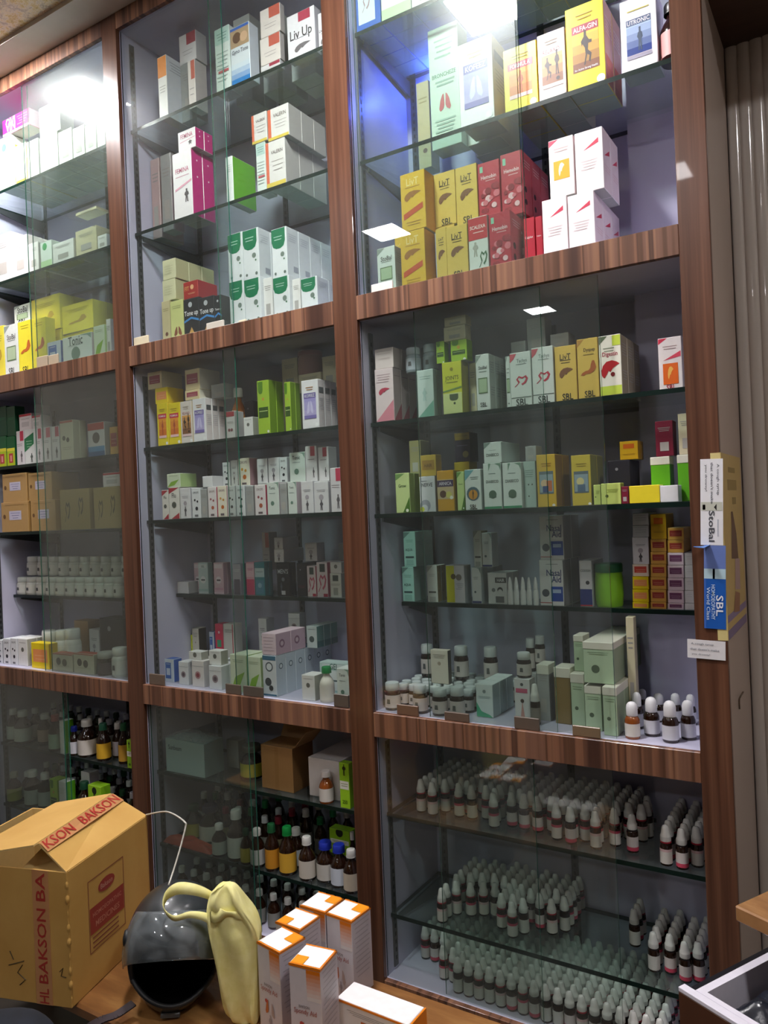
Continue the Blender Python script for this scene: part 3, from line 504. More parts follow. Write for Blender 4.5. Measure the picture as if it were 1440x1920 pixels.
st('archblue', 'dfe4e6', 'bcc4c8', art=[pl([(1, 0), (1, 1), (.0, 1), (.6, .8)], .5, .82, 1, 1, '8a9a9c'), *lines(.72, 2, '8a9498', .2, .7), D_(.35, .32, .12, '5a6a70'), R_(0, 0, 1, .07, '2a3c78')])
st('blackhead', 'd4d6d6', 'b8baba', art=[R_(.4, .68, 1, .85, '34383a'), T_('HAIR', .7, .765, .4, 'e8e8e8'), D_(.65, .45, .15, '34383a'), D_(.65, .4, .12, 'd4d6d6'), D_(.3, .45, .1, '7a7e80'), R_(.4, .05, .85, .25, '5a5e60')])
st('pinkband', 'e4e2e2', 'b8b6b4', art=[D_(.5, .87, .1, '5a5c5e'), R_(.1, .68, .85, .78, 'd05a7c'), pl([(.3, 0), (.5, 1), (.7, 0)], .1, .05, .9, .5, 'd8a098'), D_(.5, .5, .12, '4a3a34')])
st('mintcorner', 'dde8e6', 'a8bcbc', art=[D_(.5, .78, .1, '7a8a8a'), *lines(.62, 2, '9aacac', .15, .85), pl([(0, 0), (1, 0), (.8, .2), (.3, .4), (0, 1)], 0, 0, 1, .45, '4ab48a')], side=lines(.8, 6, '98acac'))
st('redcap', 'e4dcdc', 'b0a8a8', t='b83040', art=[R_(0, .85, 1, 1, 'b83040'), *lines(.7, 2, '8a8484'), R_(.2, .2, .8, .5, 'c8c0c0')])
st('redwhite', 'e8e4e6', 'd0ccd0', art=[R_(.5, .7, 1, 1, 'cc3a58'), *lines(.6, 2, '9a9498', .1, .8), pl(FIG, .4, .08, .9, .4, '6a6468')])
st('swoosh', 'e8ece8', 'd0d4d0', art=[pl([(0, 0), (1, .4), (1, 1), (0, .7)], 0, .35, 1, .9, '1f7a4c'), *lines(.65, 3, 'c0e0c8', .2, .8, .08), pl(FIG, .5, .04, .95, .3, '5a645c')])
st('creamred', 'd8d4bc', 'b0ac98', t='c05a48', art=[R_(0, .94, 1, 1, 'c05a48'), D_(.3, .55, .12, '5a564c'), D_(.6, .5, .12, '5a564c'), *lines(.3, 2, 'a8a490')])
st('redbluew', 'd4d0d0', '8a8480', art=[R_(0, .78, 1, 1, 'b8463c'), D_(.5, .55, .22, '5a5450'), *pic(0, 0, 1, .3, '2a5c90', '5a94c4', 2)])
st('dgreenyel', '0e5a30', '0c4a28', art=[R_(0, .0, 1, .55, 'b8cc1c'), R_(0, .5, 1, .6, 'e8e040'), R_(.25, .1, .75, .42, 'b83a3a'), R_(.4, .15, .6, .35, 'e8a0a0')])
st('dgreen1', '0e4a2c', '0a3820', art=lines(.6, 2, '1a7a48'))
st('kraft', 'b8935c', 'a07c48', art=[R_(.3, .4, .75, .7, 'c8c4d8'), *lines(.62, 3, '5a5a9a', .35, .7, .08), D_(.12, .52, .05, '6a4a28'), *lines(.9, 1, '8a6a3c')])
st('kraft2', 'a8925c', '8a744a', art=[pl(RIB, .15, .2, .35, .7, '5a4c30'), pl(RIB, .6, .3, .8, .8, '5a4c30')])
st('kraftp', 'b08a58', '8a6840', art=[R_(.44, 0, .56, 1, 'a8824f')])
st('foamw', 'b4ccca', '94a8a8', art=[T_('Sunbeam', .25, .75, .35, '3a4a4c')])
st('pwhite', 'e4e2e0', 'c0bcba', art=[T_('Bio', .55, .22, .2, 'c84a5a')])
st('bluewhite', '2f62c0', '4a78cc', art=[R_(.1, .12, .78, .95, 'dbe8f2'), *lines(.82, 1, '7a8ab0', .2, .7), pl(RIB, .25, .3, .6, .55, 'b08a94')])
st('whitegreen', 'eaf2ea', 'dfe8e0', art=[R_(0, 0, 1, .25, 'c4e4b0'), D_(.4, .8, .2, '5ab070')])
st('yellowedge', 'f0ead0', 'e0c850', art=[R_(0, 0, 1, .08, 'd8c040'), *lines(.7, 3, 'd8d0a0')])
st('orangestrip', 'f0ece4', 'e8902a', art=[R_(.8, 0, 1, 1, 'e88a20'), R_(.1, .75, .5, .9, '7ab890')])
st('orangetop', 'e8e4e0', 'b9bcc4', t='e08a3a', art=[R_(0, .66, 1, 1, 'e88a2c'), *lines(.5, 3, 'b0aca8')], side=lines(.9, 4, '8a8e98')); st('pinkbox', 'd42a80', 'e8c8d8', art=[T_('OVI', .3, .7, .35, 'f4d8e8'), T_('VIN', .3, .45, .35, 'f4d8e8'), *lines(.8, 4, 'f0c0d8', .55, .95, .15), R_(0, 0, 1, .14, 'e8d8dc')])
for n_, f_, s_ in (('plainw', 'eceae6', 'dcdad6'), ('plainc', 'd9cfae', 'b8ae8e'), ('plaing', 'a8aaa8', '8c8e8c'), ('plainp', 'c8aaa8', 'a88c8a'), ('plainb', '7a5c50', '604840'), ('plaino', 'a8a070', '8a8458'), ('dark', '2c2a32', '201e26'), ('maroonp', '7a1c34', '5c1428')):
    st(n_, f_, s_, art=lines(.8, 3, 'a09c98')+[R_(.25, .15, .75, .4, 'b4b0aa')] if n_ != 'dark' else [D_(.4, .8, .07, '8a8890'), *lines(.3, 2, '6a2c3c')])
st('plainmint', 'b8ccc4', '8ca49c', art=lines(.8, 4, '8aa49a')+[D_(.4, .5, .06, '4a5a54'), D_(.7, .5, .06, '4a5a54'), D_(.4, .25, .06, '4a5a54')])
st('yellow0', 'f0dc30', 'e8e4dc'); st('lidw', 'e8e8ea', 'c8c8cc'); st('limegreen', 'cfe07a', '98a848', art=[*lines(.7, 4, '8a9a3a', .3, .9), D_(.3, .4, .08, '4a5a2a')])
def carton_mesh(w, d, h, style):
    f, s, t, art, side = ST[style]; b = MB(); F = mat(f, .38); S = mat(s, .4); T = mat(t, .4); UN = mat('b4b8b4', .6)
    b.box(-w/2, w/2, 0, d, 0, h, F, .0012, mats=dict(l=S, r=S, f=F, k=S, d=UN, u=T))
    e = .0004
    def put(items, fn, ww):
        for n, it in enumerate(items):
            off = e+n*.00009; k = it[0]
            if k == 'R':
                _, u0, v0, u1, v1, c = it; b.poly([fn(u, v, off) for u, v in ((u0, v0), (u1, v0), (u1, v1), (u0, v1))], mat(c, .38))
            elif k == 'P':
                pts = it[1]; a = sum(pts[i][0]*pts[(i+1) % len(pts)][1]-pts[(i+1) % len(pts)][0]*pts[i][1] for i in range(len(pts)))
                if a < 0: pts = pts[::-1]
                b.poly([fn(u, v, off) for u, v in pts], mat(it[2], .38))
            elif k == 'D':
                _, u, v, r, c = it; b.poly([fn(u+r*math.cos(q*math.pi/7), v+r*ww/h*math.sin(q*math.pi/7), off) for q in range(14)], mat(c, .38))
            elif k == 'T':
                _, t_, u, v, wf, c = it; vs, fs = textgeo(t_); sc = wf; hy = min(1, 1)
                b.add([fn(u+x*sc, v+y*sc*ww/h*1.25, off) for x, y in vs], fs, mat(c, .38))
    mg = .03
    put(art, lambda u, v, o: (-w/2+w*min(max(u, .012), .988), -o, h*min(max(v, .012), .988)), w)
    put(side, lambda u, v, o: (w/2+o, d*min(max(u, .02), .98), h*min(max(v, .012), .988)), d)
    # flap seam below the top edge
    b.poly([(-w/2+.001, .004, h+e), (w/2-.001, .004, h+e), (w/2-.001, .0052, h+e), (-w/2+.001, .0052, h+e)], mat('8c8a86', .6))
    return b
PH = {}
for c, (nm, _, _) in COLS.items():
    for k, w_ in dict(t0='upper shelf, top section', t1='lower shelf, top section', t2='bottom board, top section', m0='first shelf, middle section', m1='second shelf, middle section', m2='third shelf, middle section',
                      m3='bottom board, middle section', b0='upper shelf, bottom section', b1='lower shelf, bottom section', b2='bottom board, bottom section').items():
        PH[f'c{c}{k}'] = f'{w_}, {nm} cabinet'
REG = []        # everything that stands on the shelves: dict(root, look, shelf, x0..)
BOXES = []
ORD = ['', 'second', 'third', 'fourth', 'fifth', 'sixth', 'seventh', 'eighth']
def hit(a, b, e=.0004): return all(a[i] < b[i+3]-e and b[i] < a[i+3]-e for i in range(3))
LOG = []
def C_(shelf, xl, xr, yt, Y, style, look, s=None, b=None, n=1, d=None, name='medicine_carton', cat='carton', lift=None, ret=None, stackphr=''):
    """carton whose front face spans pixels xl..xr with its top edge at pixel yt, standing at depth Y on the shelf (or on carton b)"""
    z, yf = SH[shelf]; Y = max(Y, yf+.004)
    zb = b['z1'] if b else z
    if lift is not None: zb = z+lift
    zb += .0006
    zt = atY((xl+xr)/2, yt, Y).z
    zm = (zb+zt)/2; x0 = Xpx(xl, Y, zm); x1 = Xpx(xr, Y, zm)
    lo, hi = XP[COLS[int(shelf[1])][1]]+.006, (-.3225 if shelf[1] == '3' else XP[COLS[int(shelf[1])][2]]-.004)
    w = x1-x0
    if x0 < lo: x0 = lo; x1 = max(x1, lo+.01)
    if x1 > hi: x1 = hi; x0 = min(x0, hi-.01)
    w = x1-x0; h = max(zt-zb, .012)
    if s: dd = Ypx(s, x1, zm)-Y
    else: dd = (d or min(w*1.0, .07))*n
    bm = DEPTH-.006-Y
    if x1 > -.554 and shelf[1] == '3': bm = .302-Y
    dd = max(min(dd, bm), .012)
    if dd/n < .02: n = max(1, int(dd/.02))
    di = dd/n
    out = None
    for i in range(n):
        y0 = Y+i*di; bb = [x0, y0, zb, x1, y0+di-.0008, zb+h]
        # keep clear of neighbours
        for it in range(10):
            hs = [q for q in BOXES if hit(bb, q)]
            if not hs: break
            q = hs[0]
            ox = min(bb[3]-q[0], q[3]-bb[0]); oy = min(bb[4]-q[1], q[4]-bb[1]); oz = q[5]-bb[2]
            if ox < .3*(bb[3]-bb[0]) and bb[3]-bb[0]-ox > .008:
                if bb[3]-q[0] < q[3]-bb[0]: bb[3] = q[0]-.0006
                else: bb[0] = q[3]+.0006
            elif bb[1] < q[1] and q[1]-bb[1] > .012: bb[4] = q[1]-.0008
            elif oz < .25*(bb[5]-bb[2]): bb[2] = q[5]+.0006
            elif q[4]+.0008 < DEPTH-.03 and bm > .1: 
                sh = q[4]+.0008-bb[1]; bb[1] += sh; bb[4] = min(bb[4]+sh, DEPTH-.006)
                if bb[4]-bb[1] < .012: bb = None; break
            else: bb = None; break
        if bb is None: LOG.append((shelf, look, i, 'dropped')); continue
        if any(hit(bb, q) for q in BOXES): LOG.append((shelf, look, i, 'unresolved')); continue
        BOXES.append(bb)
        W_, D__, H_ = bb[3]-bb[0], bb[4]-bb[1], bb[5]-bb[2]
        key = None
        if i and out is not None and prev_bb is not None and abs(prev_bb[3]-prev_bb[0]-W_) < 1e-4 and abs(prev_bb[4]-prev_bb[1]-D__) < 1e-3:
            o = prev.copy(); COL.objects.link(o); o.location = ((bb[0]+bb[3])/2, bb[1], bb[2]+FZ)
        else: o = carton_mesh(W_, D__, H_, style).build(name if name != 'medicine_carton' else 'storage_box' if W_ > .1 else 'syrup_carton' if H_ > .118 else 'drops_carton' if H_ > .045 else 'tablet_carton', None, ((bb[0]+bb[3])/2, bb[1], bb[2]+FZ))
        prev = o; prev_bb = bb
        REG.append(dict(o=o, look=look, shelf=shelf, bb=bb, row=i, cat=cat, up=1 if b else 0))
        if out is None: out = dict(z1=bb[5], x0=bb[0], x1=bb[3], y0=bb[1], y1=bb[4])
    return out or dict(z1=zb+h, x0=x0, x1=x1, y0=Y, y1=Y+dd)

# ---------------------------------------------------------------- bottles and jars
AMB = texmat('amber_glass', (1, 1, 1), [(.3, '1c0d06'), (.7, '2a150a')], .08, spec=.8); AMBL = texmat('light_amber_glass', (1, 1, 1), [(.3, '7a3c10'), (.7, '96501c')], .1, spec=.8)
def proto(kind):
    """-> list of (part name, MB) for a bottle of unit size: radius .5, height 1"""
    P = []
    if kind[0] == 'drop':          # dropper bottle: dark glass, paper label, tall stepped cap
        b = MB(); b.lathe([(.46, 0), (.5, .02), (.5, .52), (.45, .57), (.3, .60), (.28, .62)], 0, 0, AMB, 12); P.append(('glass_body', b))
        b = MB(); c1, c2, c3 = kind[1]
        b.lathe([(.508, .06), (.508, .16)], 0, 0, mat(c3, .5), 12, capb=False, capt=False); b.lathe([(.508, .16), (.508, .36)], 0, 0, mat(c1, .5), 12, capb=False, capt=False)
        b.lathe([(.508, .36), (.508, .43)], 0, 0, mat(c2, .5), 12, capb=False, capt=False); P.append(('paper_label', b))
        b = MB(); b.lathe([(.45, .575), (.455, .58), (.455, .61)], 0, 0, mat(kind[2], .4), 12, capb=False); b.lathe([(.42, .61), (.43, .62), (.43, .74), (.38, .77), (.34, .84), (.30, .92), (.24, .98), (.12, 1.0)], 0, 0, mat('e6e6e1', .4), 12)
        b.lathe([(.442, .63), (.442, .73)], 0, 0, mat('dcdcd7', .45), 12); P.append(('screw_cap', b))
    elif kind[0] == 'syr':         # round shouldered bottle: (label colour, cap colour, body)
        b = MB(); b.lathe([(.46, 0), (.5, .02), (.5, .50), (.47, .56), (.36, .66), (.22, .74), (.2, .84)], 0, 0, AMB if kind[3] == 'amb' else AMBL if kind[3] == 'lt' else mat(kind[3], .15), 16); P.append(('glass_body', b))
        b = MB(); b.lathe([(.506, .07), (.506, .48)], 0, 0, mat(kind[1], .5), 16, capb=False, capt=False); P.append(('paper_label', b))
        b = MB(); cr = kind[4] if len(kind) > 4 else .27; b.lathe([(cr, .82), (cr+.01, .83), (cr+.01, .965), (cr-.03, 1.0)], 0, 0, mat(kind[2], .35), 14); b.lathe([(cr+.02, .82), (cr+.02, .84)], 0, 0, mat(kind[2], .4), 14); P.append(('screw_cap', b))
    elif kind[0] == 'jar':         # wide jar: (label, cap, body)
        b = MB(); b.lathe([(.46, 0), (.5, .03), (.5, .62), (.44, .70), (.38, .73)], 0, 0, AMB if kind[3] == 'amb' else mat(kind[3], .25), 16); P.append(('jar_body', b))
        b = MB(); b.lathe([(.507, .1), (.507, .56)], 0, 0, mat(kind[1], .5), 16, capb=False, capt=False)
        b.poly([(-.12, -.512, .25), (.12, -.512, .25), (.1, -.512, .42), (-.1, -.512, .42)], mat('5a5c5c', .5)); P.append(('paper_label', b))
        b = MB(); b.lathe([(.43, .72), (.45, .73), (.45, .96), (.41, 1.0)], 0, 0, mat(kind[2], .35), 16); P.append(('screw_cap', b))
    elif kind[0] == 'ball':        # black bottle with a domed white cap: (label)
        b = MB(); b.lathe([(.46, 0), (.5, .03), (.5, .5), (.42, .58), (.3, .62)], 0, 0, AMB if len(kind) < 3 else AMBL, 16); P.append(('glass_body', b))
        b = MB(); b.lathe([(.508, .07), (.508, .42)], 0, 0, mat(kind[1], .5), 16, capb=False, capt=False); b.lathe([(.512, .42), (.512, .425)], 0, 0, mat('8a8a90', .5), 16, capb=False, capt=False); P.append(('paper_label', b))
        b = MB(); b.lathe([(.36, .62), (.38, .64), (.38, .84), (.34, .92), (.22, .98), (.08, 1.0)], 0, 0, mat('e8e8ea', .35), 16); P.append(('screw_cap', b))
    elif kind[0] == 'nozzle':      # small white squeeze bottle
        b = MB(); b.lathe([(.45, 0), (.5, .04), (.5, .42), (.42, .52), (.3, .55)], 0, 0, mat('e6eaea', .3), 12); P.append(('bottle_body', b))
        b = MB(); b.lathe([(.36, .55), (.36, .72), (.26, .86), (.14, .98), (.06, 1.0)], 0, 0, mat('eef0f0', .3), 12); P.append(('nozzle_cap', b))
    elif kind[0] == 'tub':         # plastic tub with a wide lid
        b = MB(); b.lathe([(.44, 0), (.47, .03), (.5, .25), (.5, .6), (.47, .8)], 0, 0, mat(kind[1], .3), 20); P.append(('tub_body', b))
        b = MB(); b.lathe([(.5, .80), (.5, .97), (.47, 1.0)], 0, 0, mat(kind[2], .35), 20); P.append(('lid', b))
    return P
_PR = {}
def bottle(x, y, z, w, h, kind, name):
    r = empty(name, (x, y, z+FZ)); r.scale = (w, w, h)
    if kind not in _PR:
        _PR[kind] = []
        for n, b in proto(kind): o = b.build(n, r); _PR[kind].append(o)
    else:
        for o in _PR[kind]: c = o.copy(); c.parent = r; COL.objects.link(c)
    return r
def B_(shelf, xl, xr, yt, Y, kind, look, yb=None, b=None, lift=None, name='medicine_bottle', cat='bottle', w=None, h=None, group=None):
    z, yf = SH[shelf]; zb = b['z1'] if b else z
    if lift is not None: zb = z+lift
    xm = (xl+xr)/2
    if yb is not None:
        p = atZ(xm, yb, zb); Y = p.y
    zb += .0006
    for _ in range(3):
        zt = zb+h if h else atY(xm, yt, Y).z
        zz = (zb+zt)/2; X = Xpx(xm, Y, zz); W_ = w or (Xpx(xr, Y, zz)-Xpx(xl, Y, zz))*.95
    lo, hi = XP[COLS[int(shelf[1])][1]]+.005, (-.3225 if shelf[1] == '3' else XP[COLS[int(shelf[1])][2]]-.003)
    W_ = max(min(W_, .09), .012)
    Y = min(max(Y, yf+W_/2+.002), DEPTH-.008-W_/2); X = min(max(X, lo+W_/2), hi-W_/2)
    H_ = max(zt-zb, .02)
    bb = [X-W_/2, Y-W_/2, zb, X+W_/2, Y+W_/2, zb+H_]
    for it in range(14):
        hs = [q for q in BOXES if hit(bb, q)]
        if not hs: break
        q = hs[0]; oz = q[5]-bb[2]
        if oz < .15*H_: bb[2] = q[5]+.0006; continue
        dx = (q[3]-bb[0]) if (bb[0]+bb[3]) > (q[0]+q[3]) else (q[0]-bb[3])
        dy = (q[4]-bb[1]) if (bb[1]+bb[4]) > (q[1]+q[4]) else (q[1]-bb[4])
        if abs(dx) < abs(dy) and it < 10: bb[0] += dx+math.copysign(.0005, dx); bb[3] += dx+math.copysign(.0005, dx)
        else: bb[1] += dy+math.copysign(.0005, dy); bb[4] += dy+math.copysign(.0005, dy)
    hi_ = hi if not (shelf[1] == '3' and bb[4] > .304) else -.554
    if any(hit(bb, q, .0002) for q in BOXES) or bb[0] < lo-.002 or bb[3] > hi_+.002 or bb[4] > DEPTH-.004 or bb[1] < .034:
        LOG.append((shelf, look, 'bottle dropped')); return dict(z1=zb+H_)
    BOXES.append(bb)
    r = bottle((bb[0]+bb[3])/2, (bb[1]+bb[4])/2, bb[2], W_, bb[5]-bb[2], kind, name)
    REG.append(dict(o=r, look=look, shelf=shelf, bb=bb, row=0, cat=cat, up=0, group=group))
    return dict(z1=bb[5], x0=bb[0], x1=bb[3], y0=bb[1], y1=bb[4])

# ================================================================ RIGHT CABINET
# top section, upper shelf
S = 'c3t0'
for xl, xr, stl, look in ((664, 712, 'bluewhite', 'blue carton with white panel'), (714, 769, 'whitegreen', 'white carton with green base'), (771, 832, 'plainw', 'white carton'), (834, 896, 'plainw', 'white carton'),
                          (898, 958, 'plainw', 'white carton'), (960, 1008, 'yellowedge', 'cream carton with yellow edges'), (1010, 1062, 'yellowedge', 'cream carton with yellow edges')):
    C_(S, xl, xr, -62, .06, stl, look, n=4, d=.075)
S = 'c3t1'
C_(S, 861, 924, 73, .055, 'kofeez', 'white carton with purple lungs panel', s=951, n=1)
C_(S, 945, 1007, 84, .055, 'formula', 'yellow carton with orange picture', n=3, d=.09)
C_(S, 1009, 1060, 58, .055, 'football', 'white carton with footballers picture', n=3, d=.09)
C_(S, 1062, 1133, 5, .058, 'alfagin', 'big yellow carton with running figure', s=1165, n=2)
C_(S, 1164, 1232, -8, .058, 'utronic', 'white carton with blue dancer picture', n=1, d=.08)
B_(S, 1234, 1284, 8, .085, ('syr', 'e0a8a4', 'black', '2a1414', .3), 'dark bottle with pink sunset label')
C_(S, 806, 861, 46, .13, 'lungs', 'tall mint carton with red lungs', d=.07)
C_(S, 783, 806, 152, .22, 'tagfig', 'narrow beige and lilac carton', d=.06)
C_(S, 868, 935, 90, .17, 'plainw', 'white carton behind purple one', d=.08, n=2)
S = 'c3t2'
C_(S, 708, 741, 463, .05, 'stobal', 'small white carton with green square', d=.05)
a = C_(S, 752, 797, 432, .045, 'livtg', 'orange yellow carton, lower of two', s=818)
C_(S, 752, 797, 322, .045, 'livtg', 'orange yellow carton, upper of two', s=818, b=a)
a = C_(S, 742, 756, 440, .125, 'livtg', 'narrow orange carton behind the pair', d=.06)
a = C_(S, 818, 838, 428, .05, 'livt', 'yellow ochre carton, lower row', d=.055)
c_ = C_(S, 838, 877, 422, .045, 'livt', 'yellow ochre carton, lower row', d=.055)
d1 = C_(S, 814, 854, 424, .105, 'livt', 'yellow ochre carton, rear lower row', d=.06)
C_(S, 814, 854, 322, .105, 'livt', 'yellow ochre carton, upper row', b=d1, d=.06)
d2 = C_(S, 855, 895, 420, .105, 'livt', 'yellow ochre carton, rear lower row', d=.06)
C_(S, 855, 895, 310, .105, 'livt', 'yellow ochre carton, upper row', b=d2, d=.06)
C_(S, 879, 915, 406, .045, 'scalex', 'red topped grey carton with herb', d=.055)
C_(S, 918, 958, 397, .045, 'cells', 'crimson carton with blood cells, lower row', s=979)
C_(S, 982, 1003, 408, .09, 'cellsw', 'bright red carton with white lettering', d=.06, n=2)
C_(S, 1005, 1017, 405, .09, 'cellsw', 'narrow bright red carton', d=.06)
d3 = C_(S, 897, 937, 404, .105, 'cells', 'crimson carton, rear lower row', d=.06)
C_(S, 897, 937, 302, .105, 'cells', 'crimson carton with blood cells, upper row', b=d3, d=.06)
d4 = C_(S, 940, 980, 404, .105, 'cells', 'crimson carton, rear lower row', s=1040, n=3)
C_(S, 940, 980, 285, .105, 'cells', 'crimson carton with blood cells, upper row', s=1030, b=d4, n=3)
a = C_(S, 1018, 1064, 371, .045, 'pinktri', 'white carton with pink triangle, lower row', n=1, d=.06)
b = C_(S, 1066, 1115, 362, .045, 'pinktri', 'white carton with pink triangle, lower row', s=1163, n=3)
C_(S, 1030, 1076, 258, .05, 'whiteorange', 'white carton with orange square, upper', b=a, d=.06, n=1)
C_(S, 1079, 1131, 243, .05, 'pinktri', 'white carton with pink triangle, upper', s=1160, b=b, n=2)
b = MB(); b.lathe([(.001, 0), (.007, .002), (.009, .008), (.006, .013), (.001, .015)], 0, 0, emis('blue_glow', (.08, .14, 1.0), 900), 10, capb=False, capt=False)  # small emitter added to make the blue glow, its real source unseen
o = b.build('added_glow_lamp', None, (XP['BR']+.14, DEPTH-.02, FZ+1.47)); tag(o, 'tiny blue glow source added in the upper back corner of the right cabinet', 'lamp')
# middle section, first shelf
S = 'c3m0'
a = C_(S, 704, 738, 691, .06, 'redliver', 'pinkish carton with red liver', s=781, n=3)
C_(S, 703, 737, 653, .062, 'pinkw', 'pale pink carton on top', s=769, b=a, n=2)
m1 = C_(S, 783, 813, 693, .075, 'mintleg', 'mint carton with leg figure', s=828, n=2)
k1 = B_(S, 762, 788, 653, .105, ('jar', 'b4c0c8', 'c4d0d8', 'a0b0b8'), 'clear jar on the mint cartons', b=m1, name='plastic_jar', cat='jar')
k2 = B_(S, 787, 813, 648, .13, ('jar', 'b4c0c8', 'c4d0d8', 'a0b0b8'), 'clear jar on the mint cartons', b=m1, name='plastic_jar', cat='jar')
y1 = C_(S, 830, 866, 678, .062, 'yelowtree', 'yellow green carton with tree', s=880)
g1 = C_(S, 818, 833, 640, .066, 'limew', 'tiny green and white carton', b=y1, d=.03)
g2 = C_(S, 845, 875, 637, .066, 'limew', 'small green and white carton', b=y1, d=.04)
g3 = C_(S, 832, 872, 611, .066, 'plainc', 'flat beige carton, lower of two', b=g2, d=.04)
C_(S, 833, 873, 593, .066, 'plainc', 'flat beige carton, upper of two', b=g3, d=.04)
C_(S, 881, 893, 680, .11, 'plainc', 'narrow cream carton', d=.06)
s1 = C_(S, 893, 918, 664, .06, 'stobal', 'white carton with green square', s=949, n=3)
C_(S, 949, 957, 668, .09, 'stobal', 'narrow white carton with green square', d=.05)
h1 = C_(S, 957, 996, 660, .06, 'heart', 'white carton with red heart ribbon', d=.05, n=3)
h2 = C_(S, 998, 1038, 650, .06, 'heart', 'white carton with red heart ribbon', d=.05, n=3)
C_(S, 958, 985, 640, .13, 'plaing', 'grey carton on the heart cartons', b=h1, d=.05)
C_(S, 988, 1022, 596, .14, 'plaing', 'tall grey carton on heart cartons', b=h2, d=.06)
l1 = C_(S, 1041, 1081, 648, .06, 'livt', 'yellow ochre carton with brown liver', d=.055, n=3)
C_(S, 1032, 1066, 625, .13, 'plaing', 'small grey carton on yellow carton', b=l1, d=.06)
C_(S, 1083, 1122, 634, .06, 'stomach', 'yellow ochre carton with stomach', d=.055, n=3)
C_(S, 1124, 1165, 628, .062, 'liverw', 'white and lime carton with red liver', s=1200, n=3)
C_(S, 1235, 1279, 632, .075, 'orangepic', 'white carton with orange square', d=.06)
# second shelf
S = 'c3m1'
C_(S, 742, 768, 887, .06, 'greenarch', 'pale green arched carton', s=787, n=2)
t1 = C_(S, 768, 789, 895, .14, 'limew', 'green carton, rear', d=.06)
C_(S, 768, 789, 826, .14, 'plaino', 'tall olive carton, rear', b=t1, d=.06)
w1 = C_(S, 787, 816, 893, .062, 'whitecurve', 'white carton with grey curves', d=.05)
C_(S, 789, 817, 853, .066, 'ybrown', 'small mustard carton on top', b=w1, d=.04)
C_(S, 820, 851, 882, .06, 'purpband', 'gold carton with purple band', d=.05)
t2 = C_(S, 853, 881, 866, .16, 'ybrown', 'mustard carton, rear', d=.06)
C_(S, 853, 881, 811, .16, 'darkpurp', 'dark purple carton, rear top', b=t2, d=.06)
C_(S, 857, 871, 884, .068, 'greenarch', 'narrow green carton', d=.05)
C_(S, 872, 902, 880, .058, 'roundorange', 'white carton with orange disc', d=.05)
a1 = C_(S, 907, 940, 868, .06, 'archw', 'white arched carton with green base', d=.05, n=2)
a2 = C_(S, 943, 978, 867, .06, 'archw', 'white arched carton with green base', d=.05, n=2)
C_(S, 907, 940, 829, .062, 'archw2', 'white carton lying on arched cartons', s=975, b=a1)
d5 = C_(S, 979, 1005, 865, .075, 'plainmint', 'grey green carton with dots', d=.06)
C_(S, 985, 1005, 836, .08, 'plaing', 'small grey carton on dotted carton', b=d5, d=.05)
C_(S, 1007, 1042, 852, .06, 'sunset', 'gold carton with blue picture', s=1069, n=2)
C_(S, 1072, 1108, 853, .065, 'sunset2', 'dull gold carton with blue picture', d=.06, n=2)
C_(S, 1113, 1126, 909, .06, 'limegreen', 'tiny pale green carton', d=.04)
C_(S, 1127, 1164, 906, .056, 'limegreen', 'small lime carton', d=.035)
C_(S, 1165, 1178, 912, .058, 'maroonp', 'narrow maroon carton', d=.05)
dk = C_(S, 1141, 1182, 863, .11, 'dark', 'black carton', s=1200)
C_(S, 1162, 1196, 827, .12, 'smallgold', 'small ochre carton on black carton', b=dk, d=.06)
C_(S, 1180, 1237, 910, .056, 'yellow0', 'bright yellow carton lying down', d=.045)
C_(S, 1238, 1272, 910, .056, 'lidw', 'white carton beside yellow one', d=.045)
def lidded(S, xl, xr, yl, yt, Y, side, look, s=None, d=None, b=None, lid='e2e0d0', n=1):
    z, yf = SH[S]; Y = max(Y, yf+.004); o0 = len(REG)
    a = C_(S, xl, xr, yt, Y, side, look, s=s, d=d, b=b, n=n, name='lidded_carton')
    for r in REG[o0:]:
        bb = r['bb']; L_ = MB(); o = r['o']; w = bb[3]-bb[0]; dd = bb[4]-bb[1]; h = bb[5]-bb[2]
        lh = h*.17
        L_.box(-w/2-.0004, w/2+.0004, -.0012, dd+.0003, h-lh, h+.0009, mat(lid, .45), .0012)
        q = L_.build('lid', o); 
        q['label'] = 'cream lid'
    return a
j1 = lidded(S, 1221, 1257, 0, 857, .105, 'green2', 'green carton with cream lid', d=.05)
C_(S, 1229, 1262, 789, .107, 'maroonp', 'crimson carton on green one', b=dict(j1, z1=j1['z1']+.001), d=.045)
j2 = lidded(S, 1271, 1300, 0, 853, .105, 'green2', 'green carton with cream lid by post', d=.05)
C_(S, 1272, 1300, 775, .107, 'plainc', 'cream carton on green one', b=dict(j2, z1=j2['z1']+.001), d=.045)
# third shelf
S = 'c3m2'
t = C_(S, 753, 776, 1063, .20, 'teal3', 'pale teal carton, lower', s=800, n=2)
C_(S, 757, 779, 997, .20, 'teal3', 'pale teal carton, upper', s=812, b=t, n=2)
C_(S, 801, 820, 1060, .20, 'grey3', 'grey white carton with brown side', s=836, n=2)
C_(S, 837, 871, 1060, .20, 'yelhalf', 'half yellow half lilac carton', d=.05)
u = C_(S, 885, 902, 1064, .20, 'archblue', 'white carton with navy base', d=.05, n=2)
u2 = C_(S, 903, 914, 1064, .225, 'plaing', 'narrow grey carton', d=.05)
C_(S, 888, 903, 995, .21, 'grey3', 'grey carton standing on others', b=u, d=.05)
C_(S, 904, 922, 999, .205, 'archblue', 'white carton standing on others', b=u2 if u2['z1'] > u['z1'] else u, d=.05)
C_(S, 915, 950, 1074, .20, 'blackhead', 'white carton with black heading', d=.05, n=2)
